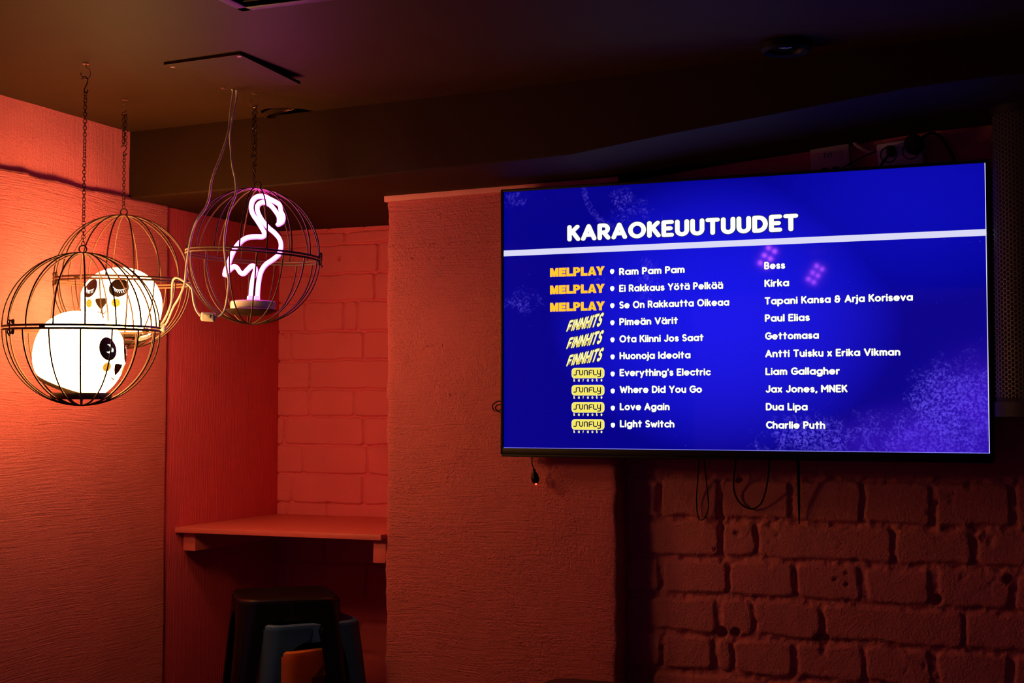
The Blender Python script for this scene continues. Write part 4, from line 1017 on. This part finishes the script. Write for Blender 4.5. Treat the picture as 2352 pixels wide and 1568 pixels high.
cord('thin black cable running sideways from the TV1 socket', onyp([(2030, 344, 3.670), (2000, 352, 3.675), (1970, 366, 3.670), (1935, 386, 3.660), (1915, 402, 3.620)]), .0018, m_black, 'cable', 'cable')
cord('black cable arching from the adapter down behind the television', onyp([(2112, 322, 3.650), (2135, 306, 3.660), (2158, 312, 3.670), (2178, 340, 3.670), (2192, 368, 3.660), (2200, 400, 3.620)]), .0036, m_black, 'cable', 'cable')
# ------------------------------------------------------------------ things hanging under and beside the television
cord('narrow black cable loop hanging under the television, leftmost loop', onyp([(1607, 1035, 3.620), (1606, 1060, 3.640), (1603, 1100, 3.670), (1600, 1140, 3.685), (1602, 1180, 3.690), (1610, 1194, 3.690), (1622, 1184, 3.690), (1627, 1160, 3.685), (1623, 1110, 3.670), (1618, 1060, 3.640), (1618, 1035, 3.620)]), .0016, m_black, 'cable_loop', 'cable')
cord('wide black cable loop hanging under the middle of the television', onyp([(1688, 1035, 3.620), (1690, 1062, 3.640), (1685, 1100, 3.670), (1687, 1130, 3.685), (1700, 1155, 3.690), (1724, 1168, 3.690), (1746, 1158, 3.685), (1758, 1130, 3.670), (1765, 1090, 3.650), (1767, 1055, 3.630), (1767, 1035, 3.620)]), .0022, m_black, 'cable_loop', 'cable')
bm = bmesh.new(); P = onyp([(1833, 1040, 3.640), (1834, 1090, 3.660), (1835, 1150, 3.680), (1836, 1203, 3.690)]); tube(bm, P, [.0042, .004, .0032, .0018], 10)
tag(obj('hanging_strap', bm, m_black), 'straight black strap hanging below the television, right of the loops', 'strap')
cord('coiled black cable end peeking out at the left side of the television', onyp([(1160, 925, 3.585), (1147, 921, 3.585), (1137, 925, 3.585), (1131, 933, 3.585), (1137, 943, 3.59), (1150, 941, 3.58), (1154, 931, 3.58), (1143, 930, 3.575), (1138, 938, 3.58), (1150, 947, 3.58), (1162, 944, 3.585)]), .0017, m_black, 'coiled_cable', 'cable')
a = onY(1229, 1097, 3.585)
t = thing('infrared_sensor', 'small black sensor with a red light dangling at the lower left of the television', 'sensor', a[:])
t.rotation_euler = (0, math.radians(-8), 0)
bm = bmesh.new(); lathe(bm, [(.001, -.0175), (.0055, -.0165), (.0100, -.009), (.0112, 0), (.0085, .010), (.0045, .0155), (.003, .024), (.002, .025)], 24); obj('body', bm, m_black, t)
bm = bmesh.new(); bmesh.ops.create_uvsphere(bm, u_segments=12, v_segments=8, radius=.0032); obj('red_light', bm, emit('red_led', (14, .25, .12), 1), t, (.0015, -.0035, -.0160))
bm = bmesh.new(); tube(bm, smoothpath([p-a for p in onyp([(1226, 1076, 3.585), (1222, 1064, 3.58), (1222, 1050, 3.575), (1223, 1036, 3.57)])], 5), .0014, 6); o = obj('lead', bm, m_black, t); o.rotation_euler = (0, math.radians(8), 0)
# ------------------------------------------------------------------ LED spotlights on the ceiling behind the camera (mirrored in the television)
m_led = emit('violet_led', (24, 4, 30), 1); m_par = plain('par_black', (.01, .01, .01), .5)
def par(label, p, target):
    t = thing('led_spotlight', label, 'spotlight', p, (0, 0, 0), 'LED spotlights mirrored in the screen')
    d = (Vector(target)-Vector(p)).normalized(); t.rotation_mode = 'QUATERNION'; t.rotation_quaternion = d.to_track_quat('-Z', 'Y')
    bm = bmesh.new(); lathe(bm, [(.050, .09), (.075, .07), (.075, -.01), (.070, -.012), (.068, -.004), (.001, -.004)], 32, cap=False); obj('housing', bm, m_par, t)
    for i in range(3):
        for j in range(2):
            u, v = (i-1)*.040, (j-.5)*.032; ca, sa = math.cos(1.0), math.sin(1.0)
            bm = bmesh.new(); bmesh.ops.create_uvsphere(bm, u_segments=12, v_segments=8, radius=.0085); obj('led', bm, m_led, t, (u*ca-v*sa, u*sa+v*ca, -.009))
    bm = bmesh.new(); box(bm, Vector((0, 0, 0)), (.17, .02, .006), bev=.001); o = obj('yoke', bm, m_par, t, (0, 0, .085))
par('violet LED spotlight mirrored as dots beside the first artist names', (-1.31, -.42, 2.12), (-.9, 3.5, 1.3))
par('violet LED spotlight mirrored as a short streak under the pale bar', (-1.345, .61, 2.11), (-1.5, 3.6, 1.4))
